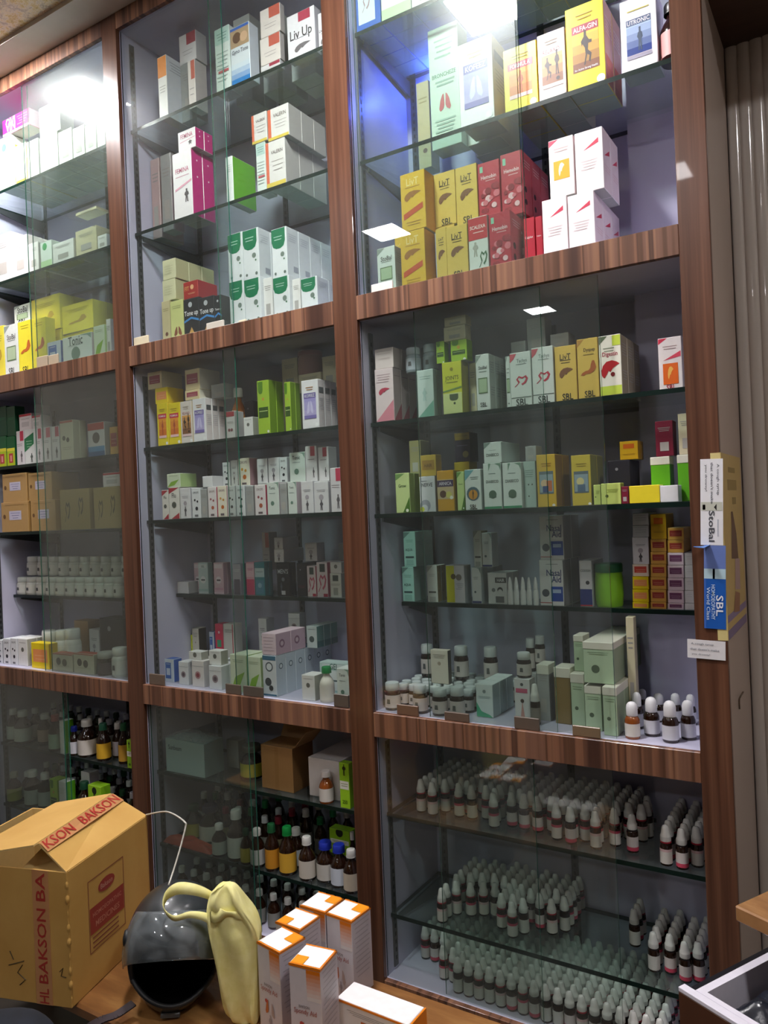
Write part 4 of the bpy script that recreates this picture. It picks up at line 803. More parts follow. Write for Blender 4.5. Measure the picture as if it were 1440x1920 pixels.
for i, x in enumerate((951, 963, 975, 987, 999)): B_(S, x, x+11, 1082, .205+.004*(i % 2), ('nozzle',), 'small white nozzle bottle', name='nozzle_bottle')
q = C_(S, 1012, 1056, 1050, .20, 'nasal', 'white carton with blue block, lower', s=1086, n=2)
C_(S, 1012, 1056, 967, .20, 'nasal', 'white carton with blue block, upper', s=1086, b=q, n=2)
C_(S, 1087, 1110, 1051, .205, 'whitenavy', 'white carton with navy base', d=.06, n=2)
B_(S, 1112, 1166, 1056, .235, ('tub', '7fb82c', '1d5a34'), 'lime green tub with dark lid', name='plastic_tub', cat='tub')
def stack(S, xl, xr, Y, tops, s=None, d=.09):
    p = None
    for yt, stl, look in tops: p = C_(S, xl, xr, yt, Y, stl, look, b=p, s=s, d=d)
    return p
R5 = ['at the bottom', 'second up', 'third up', 'fourth up', 'fifth up', 'sixth up', 'seventh up', 'eighth up']
stack(S, 1186, 1216, .20, [(1129, 'smallyel', 'tiny yellow carton at the bottom'), (1105, 'smallyel', 'tiny yellow carton second up'), (1081, 'smallyel', 'tiny yellow carton third up'), (1058, 'smallred', 'tiny red panel carton fourth up'),
      (1007, 'whitefig', 'narrow white carton on yellow stack'), (985, 'graytag', 'small grey carton'), (962, 'graytag', 'topmost small grey carton')], d=.10)
stack(S, 1220, 1249, .20, [(1129-i*23.6, 'smallorange', f'tiny orange carton {R5[i]}, middle stack') for i in range(6)]+[(964, 'smallgold', 'gold carton topping middle stack')], d=.10)
stack(S, 1252, 1282, .20, [(1131-i*23.6, 'smallpurp' if i < 5 else 'smallorange', f'tiny {"purple panel" if i < 5 else "orange"} carton {R5[i]}') for i in range(7)], d=.10)
stack(S, 1284, 1302, .20, [(1131-i*23.6, 'smallwhite', f'tiny white carton {R5[i]}, by post') for i in range(5)], d=.10)
# bottom board: wide amber jars, cartons, black bottles
S = 'c3m3'
BJ = ('jar', 'd8ccc8', 'd4dcdc', 'amb')
C_(S, 893, 924, 1283, .085, 'mintcorner', 'mint carton with green corner', s=963, n=3)
pk = C_(S, 965, 994, 1273, .075, 'pinkband', 'white carton with pink band', d=.045)
B_(S, 969, 996, 1223, .1, ('jar', 'cfc8c2', 'd6dad8', 'amb'), 'white capped jar on pink banded carton', b=pk)
B_(S, 993, 1012, 1282, .075, ('drop', ('8a8278', '8a8278', '8a8278'), 'd8d8d4'), 'white topped dropper bottle', name='dropper_bottle')
for xl, xr, yt, yb in ((710, 737, 1284, 1335), (797, 825, 1297, 1347), (770, 796, 1286, 1338), (833, 860, 1293, 1350)): B_(S, xl, xr, yt, 0, BJ, 'front amber jar, pinkish label', yb=yb, name='pill_jar', cat='jar')
top = 0
rows = []
for i in range(9):
    for j in range(7):
        X0 = XP['BR']+.026+i*.0385+(j % 2)*.012; Y0 = .085+j*.042
        z = SH[S][0]+.0006; bb = [X0-.018, Y0-.018, z, X0+.018, Y0+.018, z+.068]
        if any(hit(bb, q) for q in BOXES) or Y0+.02 > DEPTH-.005: continue
        BOXES.append(bb); REG.append(dict(o=bottle(X0, Y0, z, .036, .068, BJ, 'pill_jar'), look='amber jar with pale cap', crowd=1, shelf=S, bb=bb, row=0, cat='jar', up=0, group='crowd'))
for xl, xr, yt, yb in ((790, 812, 1208, 1255), (852, 878, 1211, 1260), (913, 939, 1213, 1258), (986, 1004, 1197, 1262), (1003, 1022, 1192, 1250)):
    X0 = Xpx((xl+xr)/2, .25, -.52); z = SH[S][0]+.0696
    if xl < 950: B_(S, xl, xr, yt, .25, ('jar', 'cfc6c0', 'd4d8d8', 'amb'), 'amber jar standing on the crowd', lift=.0692, name='pill_jar', cat='jar')
    else:
        p = C_(S, xl-2, xr+3, yb, .22, 'plaing', 'grey carton under an amber jar', d=.06)
        B_(S, xl, xr, yt, .25, ('jar', 'cfc6c0', 'd4d8d8', 'amb'), 'amber jar standing on grey carton', b=p, name='pill_jar', cat='jar')
C_(S, 808, 840, 1219, .16, 'creamcart', 'plain cream carton standing on jars', lift=.0692, d=.025)
B_(S, 1162, 1192, 1323, 0, ('ball', 'dad6cc', 1), 'amber bottle with white domed cap, cream label', yb=1392)
for xl, xr, yt, yb in ((1240, 1273, 1314, 1390), (1206, 1237, 1307, 1378), (1275, 1305, 1313, 1385)): B_(S, xl, xr, yt, 0, ('ball', 'd0d0d6'), 'front black bottle, white domed cap', yb=yb)
for xl, xr, yt, yb in ((1183, 1206, 1298, 1365), (1222, 1248, 1300, 1352), (1255, 1279, 1300, 1354), (1284, 1306, 1302, 1358), (1195, 1215, 1292, 1340)): B_(S, xl, xr, yt, 0, ('ball', 'd0d0d6'), 'rear black bottle, white domed cap', yb=yb)
G1 = 'sageb'; st('sageb', 'b9cfae', '98a88c', art=[D_(.4, .35, .14, '5a6a54'), *lines(.75, 2, '8aa080')]); st('olivb', '8a7448', '6a5a3a', art=[])
lf = lidded(S, 1131, 1157, 0, 1289, .05, 'sageb', 'sage carton with cream lid, frontmost', s=1185, n=2)
big = lidded(S, 1094, 1150, 0, 1205, .075, 'sageb', 'big sage carton with cream lid, upper', s=1205, b=dict(lf, z1=lf['z1']+.0015))
l3 = lidded(S, 1097, 1128, 0, 1287, .08, 'sageb', 'sage carton with cream lid, second row', d=.06)
l4 = lidded(S, 1071, 1096, 0, 1264, .10, 'sageb', 'sage carton with cream lid, third row', d=.07)
l5 = lidded(S, 1040, 1070, 0, 1253, .11, 'olivb', 'olive carton with cream lid', d=.07)
l6 = lidded(S, 1008, 1030, 0, 1247, .12, 'plaing', 'grey carton with cream lid', d=.06)
lidded(S, 1076, 1094, 0, 1192, .13, 'sageb', 'small sage carton, cream lid, upper rear', b=dict(l4, z1=l4['z1']+.0015), d=.06)
C_(S, 1172, 1190, 1158, .16, 'plainc', 'tall cream carton at the back', d=.03)

# ================================================================ MIDDLE CABINET
S = 'c2t0'
C_(S, 297, 313, 104, .06, 'orangetop', 'white carton with orange corner', s=353)
a = C_(S, 353, 366, 112, .075, 'redorange', 'white carton with red orange top, lower', s=389)
a2 = C_(S, 334, 367, 118, .13, 'plaing', 'grey white carton, lower rear', s=389)
C_(S, 334, 367, 62, .13, 'whitered2', 'red and white carton, upper', s=388, b=a2)
C_(S, 404, 431, 50, .065, 'greenw', 'white and mint carton', d=.06)
C_(S, 433, 468, 46, .055, 'toneblue', 'blue and white carton with woman', s=486)
p = C_(S, 489, 525, 118, .062, 'whitered2', 'white carton with red top, lowest', s=534)
p = C_(S, 488, 525, 66, .062, 'redorange', 'white carton with orange top, middle', s=534, b=p)
C_(S, 488, 525, 12, .062, 'redorange', 'white carton, topmost', s=534, b=p)
C_(S, 539, 590, 20, .06, 'giveup', 'tall white carton with crimson flap', s=602, n=1)
C_(S, 597, 613, 22, .07, 'giveup', 'white carton beside the post', d=.06)
for xl, xr in ((440, 470), (492, 530), (545, 590)): C_(S, xl, xr, 30, .16, 'plaing', 'grey carton, rear row', n=2, d=.07)
S = 'c2t1'
C_(S, 279, 300, 298, .14, 'plainp', 'pinkish beige carton', d=.06, n=2)
C_(S, 303, 322, 288, .11, 'plaing', 'grey green carton', d=.06)
a = C_(S, 325, 360, 283, .055, 'magenta', 'white carton with magenta side, lower', s=402, n=2)
C_(S, 334, 366, 243, .058, 'magenta', 'white carton with magenta side, upper', s=399, b=a, n=2)
C_(S, 424, 437, 293, .06, 'greenside', 'narrow carton with green side', s=480)
a = C_(S, 499, 535, 262, .055, 'valeem', 'white carton with orange edge, lower', s=612, n=3)
C_(S, 502, 541, 199, .055, 'valeem', 'white carton with orange edge, upper', s=611, b=a, n=3)
b = C_(S, 481, 498, 267, .065, 'greenw', 'narrow white green carton, lower', d=.06)
C_(S, 472, 500, 212, .065, 'valeem', 'white carton, red edge, upper left', b=b, d=.06)
S = 'c2t2'
a = C_(S, 304, 319, 564, .05, 'tagfig', 'narrow beige carton with motif', d=.05)
a2 = C_(S, 320, 344, 563, .047, 'tagfigy', 'pale lime carton with lungs motif', d=.06)
b = C_(S, 305, 329, 524, .055, 'creamtag', 'pale yellow carton, lower', s=402, n=3, b=a2)
C_(S, 305, 329, 486, .055, 'creamtag', 'pale yellow carton, upper', s=402, b=b, n=3)
a = C_(S, 345, 373, 559, .045, 'toneup', 'black carton with gold emblem', d=.05)
b = C_(S, 374, 402, 556, .045, 'toneup', 'black carton with gold emblem', d=.05)
C_(S, 403, 416, 553, .046, 'toneup', 'black carton with gold emblem', d=.05)
C_(S, 344, 371, 527, .047, 'toneup2', 'brick red carton on black ones', s=408, b=a)
for i, (xl, xr, yt) in enumerate(((431, 458, 526), (459, 489, 521), (513, 543, 518), (565, 595, 520))):
    q = C_(S, xl, xr, yt, .045, 'leafw', 'white carton with green leaf, lower row', n=4, d=.065)
    if i < 3: C_(S, (428, 456, 510)[i], (455, 485, 538)[i], (437, 429, 427)[i], .047, 'leafw', 'white carton with green leaf, upper row', n=4, d=.065, b=q)
C_(S, 490, 511, 521, .06, 'plainw', 'white carton between leaf cartons', n=4, d=.065); C_(S, 545, 563, 523, .06, 'plainw', 'white carton between leaf cartons', n=4, d=.065)
C_(S, 598, 621, 528, .10, 'plainw', 'white carton beside the post', n=3, d=.065)
S = 'c2m0'
a = C_(S, 295, 315, 756, .056, 'formula', 'yellow and orange carton', d=.055, n=2)
b = C_(S, 316, 338, 755, .056, 'formula', 'yellow and orange carton', d=.055, n=2)
c_ = C_(S, 339, 360, 752, .056, 'football', 'white carton with footballers', d=.055, n=2)
e_ = C_(S, 362, 386, 747, .056, 'kofeez', 'white carton with purple panel', s=422, n=3)
q = C_(S, 291, 314, 727, .06, 'smallyel', 'yellow carton on the orange pair', s=345, b=a)
C_(S, 277, 303, 697, .062, 'smalllabel', 'cream carton with maroon label, top', s=342, b=q)
q = C_(S, 347, 374, 731, .06, 'smalllabel', 'cream carton, maroon label, lowest', s=413, b=c_)
C_(S, 347, 374, 692, .062, 'smalllabel', 'cream carton, maroon label, uppermost', s=413, b=q)
C_(S, 396, 421, 720, .10, 'plaing', 'grey carton on white row', d=.05, b=e_)
C_(S, 424, 440, 771, .062, 'heartr', 'narrow white carton with red top', d=.05)
B_(S, 437, 459, 728, .14, ('syr', 'd88a28', 'e0dcd0', 'b0601c', .3), 'orange bottle behind cartons')
C_(S, 457, 474, 782, .062, 'tshirt', 'small white carton', d=.05)
C_(S, 458, 476, 752, .14, 'dark', 'small dark carton behind', d=.05)
C_(S, 483, 505, 713, .058, 'limew', 'lime green carton', s=532, n=2)
C_(S, 534, 545, 716, .06, 'limew', 'lime green carton, narrower', s=564, n=2)
kf = C_(S, 566, 597, 712, .056, 'kofeez', 'white carton with purple panel, large', s=632, n=3)
q = C_(S, 532, 560, 735, .21, 'plainc', 'beige carton at the back', d=.07)
q = C_(S, 529, 558, 672, .21, 'plainc', 'beige carton at the back, upper', d=.07, b=q)
q = C_(S, 560, 602, 700, .17, 'plainc', 'beige carton stacked behind purple', lift=.145, d=.09)
B_(S, 562, 602, 660, .22, ('tub', 'a87a78', 'a06064'), 'pinkish round tub at the top', b=q, name='plastic_tub', cat='tub')
C_(S, 600, 630, 668, .18, 'plainc', 'beige carton, upper right back', lift=.15, d=.08)
S = 'c2m1'
lst = [(304, 316, 919, 'redcorner', 'white carton with red corner'), (317, 336, 914, 'redcorner', 'white carton with red corner'), (338, 357, 915, 'whitefig', 'white carton with grey figure'), (360, 376, 915, 'dots3', 'white carton with three drops'),
       (377, 388, 917, 'plaing', 'grey side carton'), (390, 406, 913, 'dotsr', 'white carton with red drops'), (408, 425, 911, 'dotsy', 'cream carton with orange drops'), (427, 441, 911, 'dots3', 'white carton with blue drops'),
       (443, 459, 910, 'dots3', 'white carton with three drops'), (461, 475, 911, 'plaing', 'grey side carton'), (478, 498, 909, 'dotsr', 'white carton with pink edge'), (501, 523, 904, 'cutleaf', 'white cut corner carton'),
       (525, 538, 906, 'plaing', 'grey side carton'), (540, 556, 903, 'cutleaf', 'white carton with berry motif'), (565, 587, 902, 'whitefig', 'white carton with brown figure'), (620, 641, 877, 'redwhite', 'taller white carton, red flap')]
fr = [C_(S, xl, xr, yt, .056, stl, look, d=.05, n=1) for xl, xr, yt, stl, look in lst]
C_(S, 589, 616, 903, .062, 'whitefig', 'white carton beside brown figure', d=.05)
bk = []
for xl, xr, yt, stl, look in ((325, 360, 915, 'plaing', 'grey carton, middle row'), (364, 400, 915, 'plaing', 'grey carton, middle row'), (410, 442, 912, 'plaing', 'grey carton, middle row'), (446, 480, 911, 'plaing', 'grey carton, middle row'), (484, 520, 906, 'plaing', 'grey carton, middle row'),
                              (524, 560, 905, 'plaing', 'grey carton, middle row'), (564, 612, 904, 'plaing', 'grey carton, middle row')):
    bk.append(C_(S, xl, xr, yt, .112, stl, look, d=.07))
C_(S, 313, 338, 888, .06, 'limebag', 'green white carton lying on row', s=369, b=fr[1])
C_(S, 374, 398, 893, .06, 'lidw', 'blank white carton on row', s=420, b=fr[3])
for xl, xr, yt, stl, look, k in ((416, 431, 867, 'dots3', 'upper grey carton with drops', 2), (433, 445, 863, 'whitefig', 'upper narrow carton', 2), (447, 468, 859, 'dotsy', 'upper white carton, yellow drops', 3), (482, 501, 860, 'whitefig', 'upper cream carton', 4),
                                  (503, 523, 858, 'whitefig', 'upper lilac white carton', 4), (524, 538, 857, 'dots3', 'upper carton with black drops', 5), (543, 572, 848, 'cutleaf', 'upper carton with pointed top', 5), (573, 594, 836, 'whitered', 'upper tall carton with red flap', 6), (597, 616, 838, 'whitered', 'upper tall carton, rear', 6)):
    C_(S, xl, xr, yt, .115, stl, look, b=bk[k], d=.05)
S = 'c2m2'
C_(S, 331, 353, 1091, .19, 'lidw', 'blank white little carton', s=372)
C_(S, 357, 370, 1056, .225, 'pinkt', 'narrow beige carton', d=.05)
C_(S, 372, 390, 1055, .20, 'tealw', 'pale teal carton with white disc', s=400)
C_(S, 401, 419, 1055, .20, 'pinkt', 'pale pink carton with white disc', s=434, n=2)
C_(S, 437, 452, 1057, .20, 'purpt', 'purple grey carton', d=.05)
C_(S, 462, 477, 1054, .20, 'pinkteal', 'pink carton', d=.05)
C_(S, 478, 496, 1054, .20, 'teal2', 'teal blue carton', s=512, n=2)
m_ = C_(S, 519, 543, 1055, .20, 'mensb', 'black carton with grey lettering', s=556, n=2)
C_(S, 557, 574, 1056, .215, 'dark', 'black carton, plain', d=.06, n=2)
C_(S, 576, 592, 1061, .205, 'scurve', 'cream pink carton', d=.05)
pc = C_(S, 594, 614, 1054, .20, 'scurve', 'white carton with pink curve', d=.05, n=2)
rr = C_(S, 619, 640, 1075, .20, 'cleaf', 'white carton with leaf mark, lower', d=.05, n=2)
C_(S, 619, 640, 1054, .20, 'tshirt', 'small white carton, upper', b=rr, d=.05)
aa = C_(S, 514, 532, 1030, .21, 'whitefig', 'white carton on black carton', s=570, b=m_)
C_(S, 514, 530, 1008, .21, 'whitefig', 'small white carton atop', s=560, b=aa)
C_(S, 572, 594, 1018, .24, 'whitefig', 'white carton raised on others', b=pc, d=.05); C_(S, 620, 643, 1020, .25, 'plaing', 'grey carton raised on others', b=rr, d=.05)
C_(S, 492, 505, 998, .27, 'redorange', 'reddish carton at the back', lift=.088, d=.05)
S = 'c2m3'
C_(S, 309, 326, 1236, .07, 'bluecart', 'blue carton with white top', s=342)
fr = []
for xl, xr, yt, Y, stl, look in ((335, 353, 1241, .055, 'whitesq', 'small white carton with dark disc'), (360, 382, 1239, .05, 'whitesqr', 'small white carton with red disc'), (392, 415, 1249, .045, 'whitesq', 'small white carton, grey disc'), (384, 392, 1245, .065, 'whitesq', 'narrow white carton')):
    fr.append(C_(S, xl, xr, yt, Y, stl, look, d=.045, n=2))
for xl, xr, yt, Y, k in ((354, 377, 1222, .06, 1), (392, 414, 1220, .06, 2)): C_(S, xl, xr, yt, Y, 'tshirt', 'small white carton on another', b=fr[k], d=.04)
C_(S, 416, 430, 1240, .06, 'whitesq', 'white carton before green packets', d=.05, n=2)
C_(S, 341, 357, 1190, .25, 'yellowcart', 'yellow carton, back row', d=.05, lift=.035)
C_(S, 359, 373, 1178, .25, 'creamcart', 'cream carton with dark side', s=388, lift=.035)
C_(S, 393, 402, 1185, .26, 'bluecart', 'narrow blue carton, back row', d=.05, lift=.035); C_(S, 404, 419, 1170, .25, 'crimsoncart', 'crimson carton, back row', d=.05, lift=.035); C_(S, 420, 439, 1170, .25, 'redline', 'white carton with red line', d=.05, lift=.035)
base = C_(S, 340, 440, 1247, .245, 'plaing', 'wide grey carton under back row', d=.08)
C_(S, 432, 462, 1228, .05, 'limebag', 'white packet carton with lime leaves', d=.05, n=2); C_(S, 464, 489, 1232, .05, 'limebag', 'white packet carton, lime leaves', d=.05, n=2)
b6 = C_(S, 493, 518, 1229, .042, 'bluering', 'white carton with blue top band', s=637, n=6)
C_(S, 491, 517, 1188, .045, 'pinkrow', 'long pale pink carton', s=573, b=b6, n=2)
C_(S, 485, 500, 1160, .27, 'whitefig', 'tall white carton at back', d=.05, lift=.09)
C_(S, 575, 594, 1174, .21, 'tealbox', 'white and dark teal carton', s=633, b=b6, n=3)
C_(S, 541, 562, 1150, .26, 'whitesq', 'small white carton high at back', d=.04, lift=.165)
C_(S, 566, 590, 1266, .045, 'tshirt', 'cream white carton, lower right', d=.06)
B_(S, 600, 624, 1250, .06, ('syr', 'e0dcd0', '1a8a48', 'e0ddd0', .32), 'white bottle with green cap')
C_(S, 632, 655, 1254, .045, 'cutleaf', 'white carton beside the green cap', d=.06)
C_(S, 600, 655, 1243, .14, 'tealw', 'wide pale teal carton', d=.05)

# ================================================================ LEFT CABINET
S = 'c1t0'
for xl, xr, yt, stl, look in ((0, 22, 256, 'whitegreen', 'white carton with green panel'), (23, 29, 270, 'orangestrip', 'narrow orange carton'), (30, 49, 270, 'yellowedge', 'cream yellow carton'), (51, 72, 262, 'plainw', 'pale carton, left'),
                              (75, 108, 252, 'plainw', 'white carton, middle'), (110, 135, 243, 'plainw', 'white carton, middle'), (137, 158, 237, 'plainw', 'white carton, right'), (160, 180, 232, 'plainw', 'white carton, right'), (182, 197, 228, 'plainw', 'white carton, right')):
    q = C_(S, xl, xr, yt, .056, stl, look, n=3, d=.085)
    if xl == 0: C_(S, 5, 55, 214, .06, 'pinkbox', 'bright pink carton lying across', b=dict(q, z1=q['z1']+.004), d=.07)
    if xl == 75: C_(S, 74, 112, 194, .058, 'plainw', 'large white carton on top', b=q, d=.07)
S = 'c1t1'
for xl, xr, yt, stl, look in ((-16, 22, 440, 'plainw', 'white carton, far left'), (24, 52, 443, 'plainw', 'white carton with square mark'), (54, 72, 455, 'plainw', 'white narrow carton'), (76, 97, 452, 'whitegreen', 'white carton, green corner'), (99, 138, 452, 'plainw', 'wide white carton'), (142, 181, 428, 'plainc', 'cream carton'), (183, 200, 440, 'plainw', 'white carton by post')):
    q = C_(S, xl, xr, yt, .056, stl, look, n=3, d=.08)
C_(S, 142, 181, 408, .06, 'plainc', 'small cream carton on cream', b=q, d=.06, lift=.17)
S = 'c1t2'
C_(S, -14, 8, 612, .045, 'yplain', 'yellow carton, far left', d=.05)
C_(S, 9, 34, 608, .045, 'stobal', 'white carton with olive square', d=.05)
C_(S, 35, 60, 601, .045, 'ystomach', 'bright yellow carton with stomach', d=.05); C_(S, 61, 86, 596, .05, 'ystomach', 'paler yellow carton with stomach', d=.05)
a = C_(S, 27, 57, 610, .11, 'stobal', 'white carton, second row', d=.06); C_(S, 27, 57, 571, .11, 'stobal', 'white carton standing behind, upper', b=a, d=.06)
b = C_(S, 64, 116, 622, .12, 'yplain', 'yellow carton, lower rear', n=2, d=.07); C_(S, 60, 112, 556, .115, 'yplain', 'large yellow carton, upper', b=b, n=2, d=.07)
c_ = C_(S, 118, 175, 622, .13, 'yplain', 'yellow carton, lower rear right', n=2, d=.07); C_(S, 114, 174, 568, .125, 'yplain', 'large yellow carton, upper right', b=c_, n=2, d=.07)
C_(S, 88, 114, 640, .055, 'bluecart', 'pale blue white carton', d=.05); C_(S, 118, 172, 628, .055, 'cutleaf', 'blue white carton with figure', d=.05)
C_(S, 176, 196, 610, .06, 'limebag', 'lime and white carton', d=.06); C_(S, 198, 208, 598, .07, 'plainw', 'white carton by post', d=.06)
S = 'c1m0'
for xl, xr in ((-4, 12), (13, 28)):
    q = C_(S, xl, xr, 818, .056, 'dgreenyel', 'green and yellow carton', d=.05); C_(S, xl, xr, 762, .057, 'dgreen1', 'dark green carton on top', b=q, d=.05)
a = C_(S, 29, 45, 808, .06, 'redwhite', 'white carton with red corner', d=.05); b = C_(S, 46, 64, 805, .058, 'swoosh', 'white carton with green swoosh', d=.05); c_ = C_(S, 66, 78, 803, .062, 'redwhite', 'narrow white carton with red corner', d=.05)
C_(S, 21, 35, 785, .062, 'plaino', 'olive carton on top', b=a, d=.05); C_(S, 36, 59, 776, .062, 'redcap', 'white carton with red edge, top', b=b, d=.05); C_(S, 60, 76, 779, .064, 'redcap', 'small white red carton, top', b=c_, d=.05)
for xl, xr, yt in ((79, 95, 801), (97, 111, 799)): C_(S, xl, xr, yt, .062, 'redwhite', 'pale carton with red corner', d=.05)
C_(S, 113, 137, 788, .06, 'creamred', 'cream carton with red rim', s=163, n=2); C_(S, 165, 196, 792, .07, 'redbluew', 'red white and blue carton', d=.07); C_(S, 206, 221, 800, .08, 'smallorange', 'orange brown carton', d=.06)
S = 'c1m1'
a = C_(S, 3, 53, 941, .056, 'kraft', 'brown box with white label, lower left', d=.15); b = C_(S, 58, 104, 938, .06, 'kraft', 'brown box with white label, lower right', d=.15)
C_(S, 5, 50, 888, .06, 'kraft', 'brown box with white label, upper left', b=a, d=.14); C_(S, 51, 97, 886, .062, 'kraft', 'brown box with white label, upper right', b=b, d=.14)
C_(S, 113, 168, 917, .07, 'kraft2', 'olive brown box', d=.12); c_ = C_(S, 176, 227, 913, .07, 'kraft2', 'olive brown box by post', d=.12)
C_(S, 193, 226, 886, .075, 'redcap', 'white carton on brown box', b=c_, d=.06)
S = 'c1m2'
WJ = ('jar', 'e2e2da', 'e6e8e2', 'd8d8d0')
x = 33; lo = []
while x < 232:
    q = B_(S, x, x+17, 1082, .165, WJ, 'white jar, lower tier', name='pill_jar', cat='jar'); lo.append(q); x += 18.2
for j in (1,):
    x = 36
    while x < 232: B_(S, x, x+17, 1082, .215, WJ, 'white jar, lower tier, rear', name='pill_jar', cat='jar'); x += 18.2
x = 56
while x < 232:
    zt_ = max(q['z1'] for q in lo); B_(S, x, x+17, 1043, .205, WJ, 'white jar, upper tier', b=dict(z1=zt_), name='pill_jar', cat='jar'); x += 19.5
S = 'c1m3'
C_(S, -12, 4, 1200, .05, 'dots3', 'white carton with marks, far left', d=.05); C_(S, 6, 19, 1198, .05, 'dots3', 'white carton with marks', d=.05, n=2); C_(S, 20, 32, 1197, .05, 'dots3', 'white carton with marks', d=.05, n=2)
C_(S, 33, 51, 1198, .055, 'tshirt', 'white carton', d=.05, n=2)
C_(S, 59, 92, 1206, .045, 'smallyel', 'bright yellow carton', d=.045)
for xl, xr in ((50, 68), (70, 90)): B_(S, xl, xr, 1184, .13, WJ, 'white jar behind yellow carton', name='pill_jar', cat='jar')
C_(S, 99, 136, 1226, .045, 'creamred', 'low cream carton with red rim', d=.05); C_(S, 138, 176, 1226, .045, 'creamred', 'low cream carton with red rim', d=.05)
C_(S, 140, 166, 1164, .24, 'kraftp', 'brown carton, back row', d=.07); C_(S, 168, 186, 1180, .22, 'whitefig', 'white carton, back row', d=.06); C_(S, 188, 233, 1160, .15, 'dark', 'tall dark carton', d=.09)
for xl, xr, yt in ((98, 116, 1180), (117, 137, 1178)): B_(S, xl, xr, yt, .16, WJ, 'pale jar behind cream cartons', name='pill_jar', cat='jar')
B_(S, 214, 236, 1214, .07, WJ, 'pale jar by post', name='pill_jar', cat='jar'); B_(S, 186, 208, 1222, .07, ('jar', '5a4c50', 'b8b8b0', 'amb'), 'dark jar near post', name='pill_jar', cat='jar')

# ---------------------------------------------------------------- bottles of the lower sections
def syr(lab, cap, body='amb', cr=.27): return ('syr', lab, cap, body, cr)
WC, GC, BC = 'd8d8d2', '1a7a3c', '2438b0'
S = 'c1b0'
for xl, xr, yt, yb, k, look in ((127, 141, 1363, 1416, syr('d8d8e0', BC), 'bottle with blue cap'), (150, 174, 1349, 1416, syr('ded8d0', WC), 'wide bottle with white cap'), (176, 186, 1345, 1414, syr('e0d8b0', WC), 'bottle with tall white cap'), (185, 203, 1356, 1424, syr('e0b030', '2a6a50'), 'bottle with yellow label'),
                               (204, 219, 1358, 1422, syr('d0d0dc', WC), 'slim bottle with white cap'), (225, 240, 1356, 1430, syr('c89a38', '1d5a38'), 'green capped bottle, ochre label')):
    B_(S, xl, xr, yt, 0, k, look, yb=yb, name='syrup_bottle')
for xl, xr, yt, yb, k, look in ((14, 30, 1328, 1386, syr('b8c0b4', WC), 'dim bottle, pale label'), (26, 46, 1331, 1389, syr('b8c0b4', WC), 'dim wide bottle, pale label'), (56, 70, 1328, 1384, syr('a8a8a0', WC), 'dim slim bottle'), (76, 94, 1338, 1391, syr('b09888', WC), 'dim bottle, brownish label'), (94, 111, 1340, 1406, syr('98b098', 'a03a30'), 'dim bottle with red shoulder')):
    B_(S, xl, xr, yt, 0, k, look, yb=yb, name='syrup_bottle')
C_(S, 112, 120, 1352, .05, 'greenside', 'narrow green white carton', d=.05); C_(S, 238, 247, 1388, .045, 'limefig', 'lime carton by post', d=.04)
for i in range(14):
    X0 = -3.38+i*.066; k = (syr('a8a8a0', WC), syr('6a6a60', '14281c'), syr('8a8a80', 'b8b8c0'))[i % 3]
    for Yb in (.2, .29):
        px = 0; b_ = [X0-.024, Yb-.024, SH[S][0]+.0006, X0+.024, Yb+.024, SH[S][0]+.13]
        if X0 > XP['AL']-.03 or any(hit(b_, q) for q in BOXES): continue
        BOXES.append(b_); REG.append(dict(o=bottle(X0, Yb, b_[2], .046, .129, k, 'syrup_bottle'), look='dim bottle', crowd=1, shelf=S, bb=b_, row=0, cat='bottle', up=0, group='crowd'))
S = 'c1b1'
for xl, xr, yt, yb, k, look in ((8, 24, 1446, 1500, syr('8a9040', 'a0a090'), 'dim bottle, olive label'), (28, 44, 1452, 1500, syr('a8b0a8', WC), 'dim bottle, white cap'), (52, 72, 1444, 1508, syr('a8b0a8', WC), 'dim bottle, taller'), (72, 90, 1448, 1510, syr('a8b0a8', WC), 'dim bottle, right'),
                               (145, 165, 1467, 1540, syr('c88a30', '1d4a34'), 'bottle with ochre label')): B_(S, xl, xr, yt, 0, k, look, yb=yb, name='syrup_bottle')
for xl, xr, yt, stl, look in ((94, 108, 1462, 'limew', 'dim green carton'), (111, 124, 1466, 'greenside', 'dim pale carton'), (130, 146, 1456, 'whitefig', 'grey white carton, leaning'), (166, 190, 1474, 'limefig', 'bright lime carton')): C_(S, xl, xr, yt, .06, stl, look, d=.05)
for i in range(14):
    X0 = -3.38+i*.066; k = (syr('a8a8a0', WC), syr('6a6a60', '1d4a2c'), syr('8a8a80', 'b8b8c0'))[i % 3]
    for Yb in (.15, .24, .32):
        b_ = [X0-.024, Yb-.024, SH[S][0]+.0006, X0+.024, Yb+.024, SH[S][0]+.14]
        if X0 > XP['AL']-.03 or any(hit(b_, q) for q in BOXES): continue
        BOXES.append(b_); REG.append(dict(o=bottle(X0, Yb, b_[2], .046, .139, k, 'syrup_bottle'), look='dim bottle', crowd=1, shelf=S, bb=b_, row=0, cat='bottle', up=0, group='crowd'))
S = 'c2b0'
C_(S, 311, 383, 1390, .06, 'foamw', 'pale teal box in plastic wrap', s=420, d=.2)
C_(S, 425, 447, 1388, .20, 'plaing', 'small grey carton beside wrapped box', d=.05)
B_(S, 455, 490, 1396, .16, syr('c8c440', '5a5a50', 'amb', .4), 'squat bottle with yellow label')
kb = C_(S, 490, 549, 1400, .085, 'kraftp', 'open brown cardboard box', s=588, d=.2)
C_(S, 579, 637, 1424, .098, 'pwhite', 'long white box', d=.26)
B_(S, 594, 617, 1448, .055, ('syr', 'd0ccc4', 'e4e0dc', 'lt', .32), 'small amber bottle, white cap')
C_(S, 637, 655, 1431, .045, 'limefig', 'lime green carton by post', d=.028)
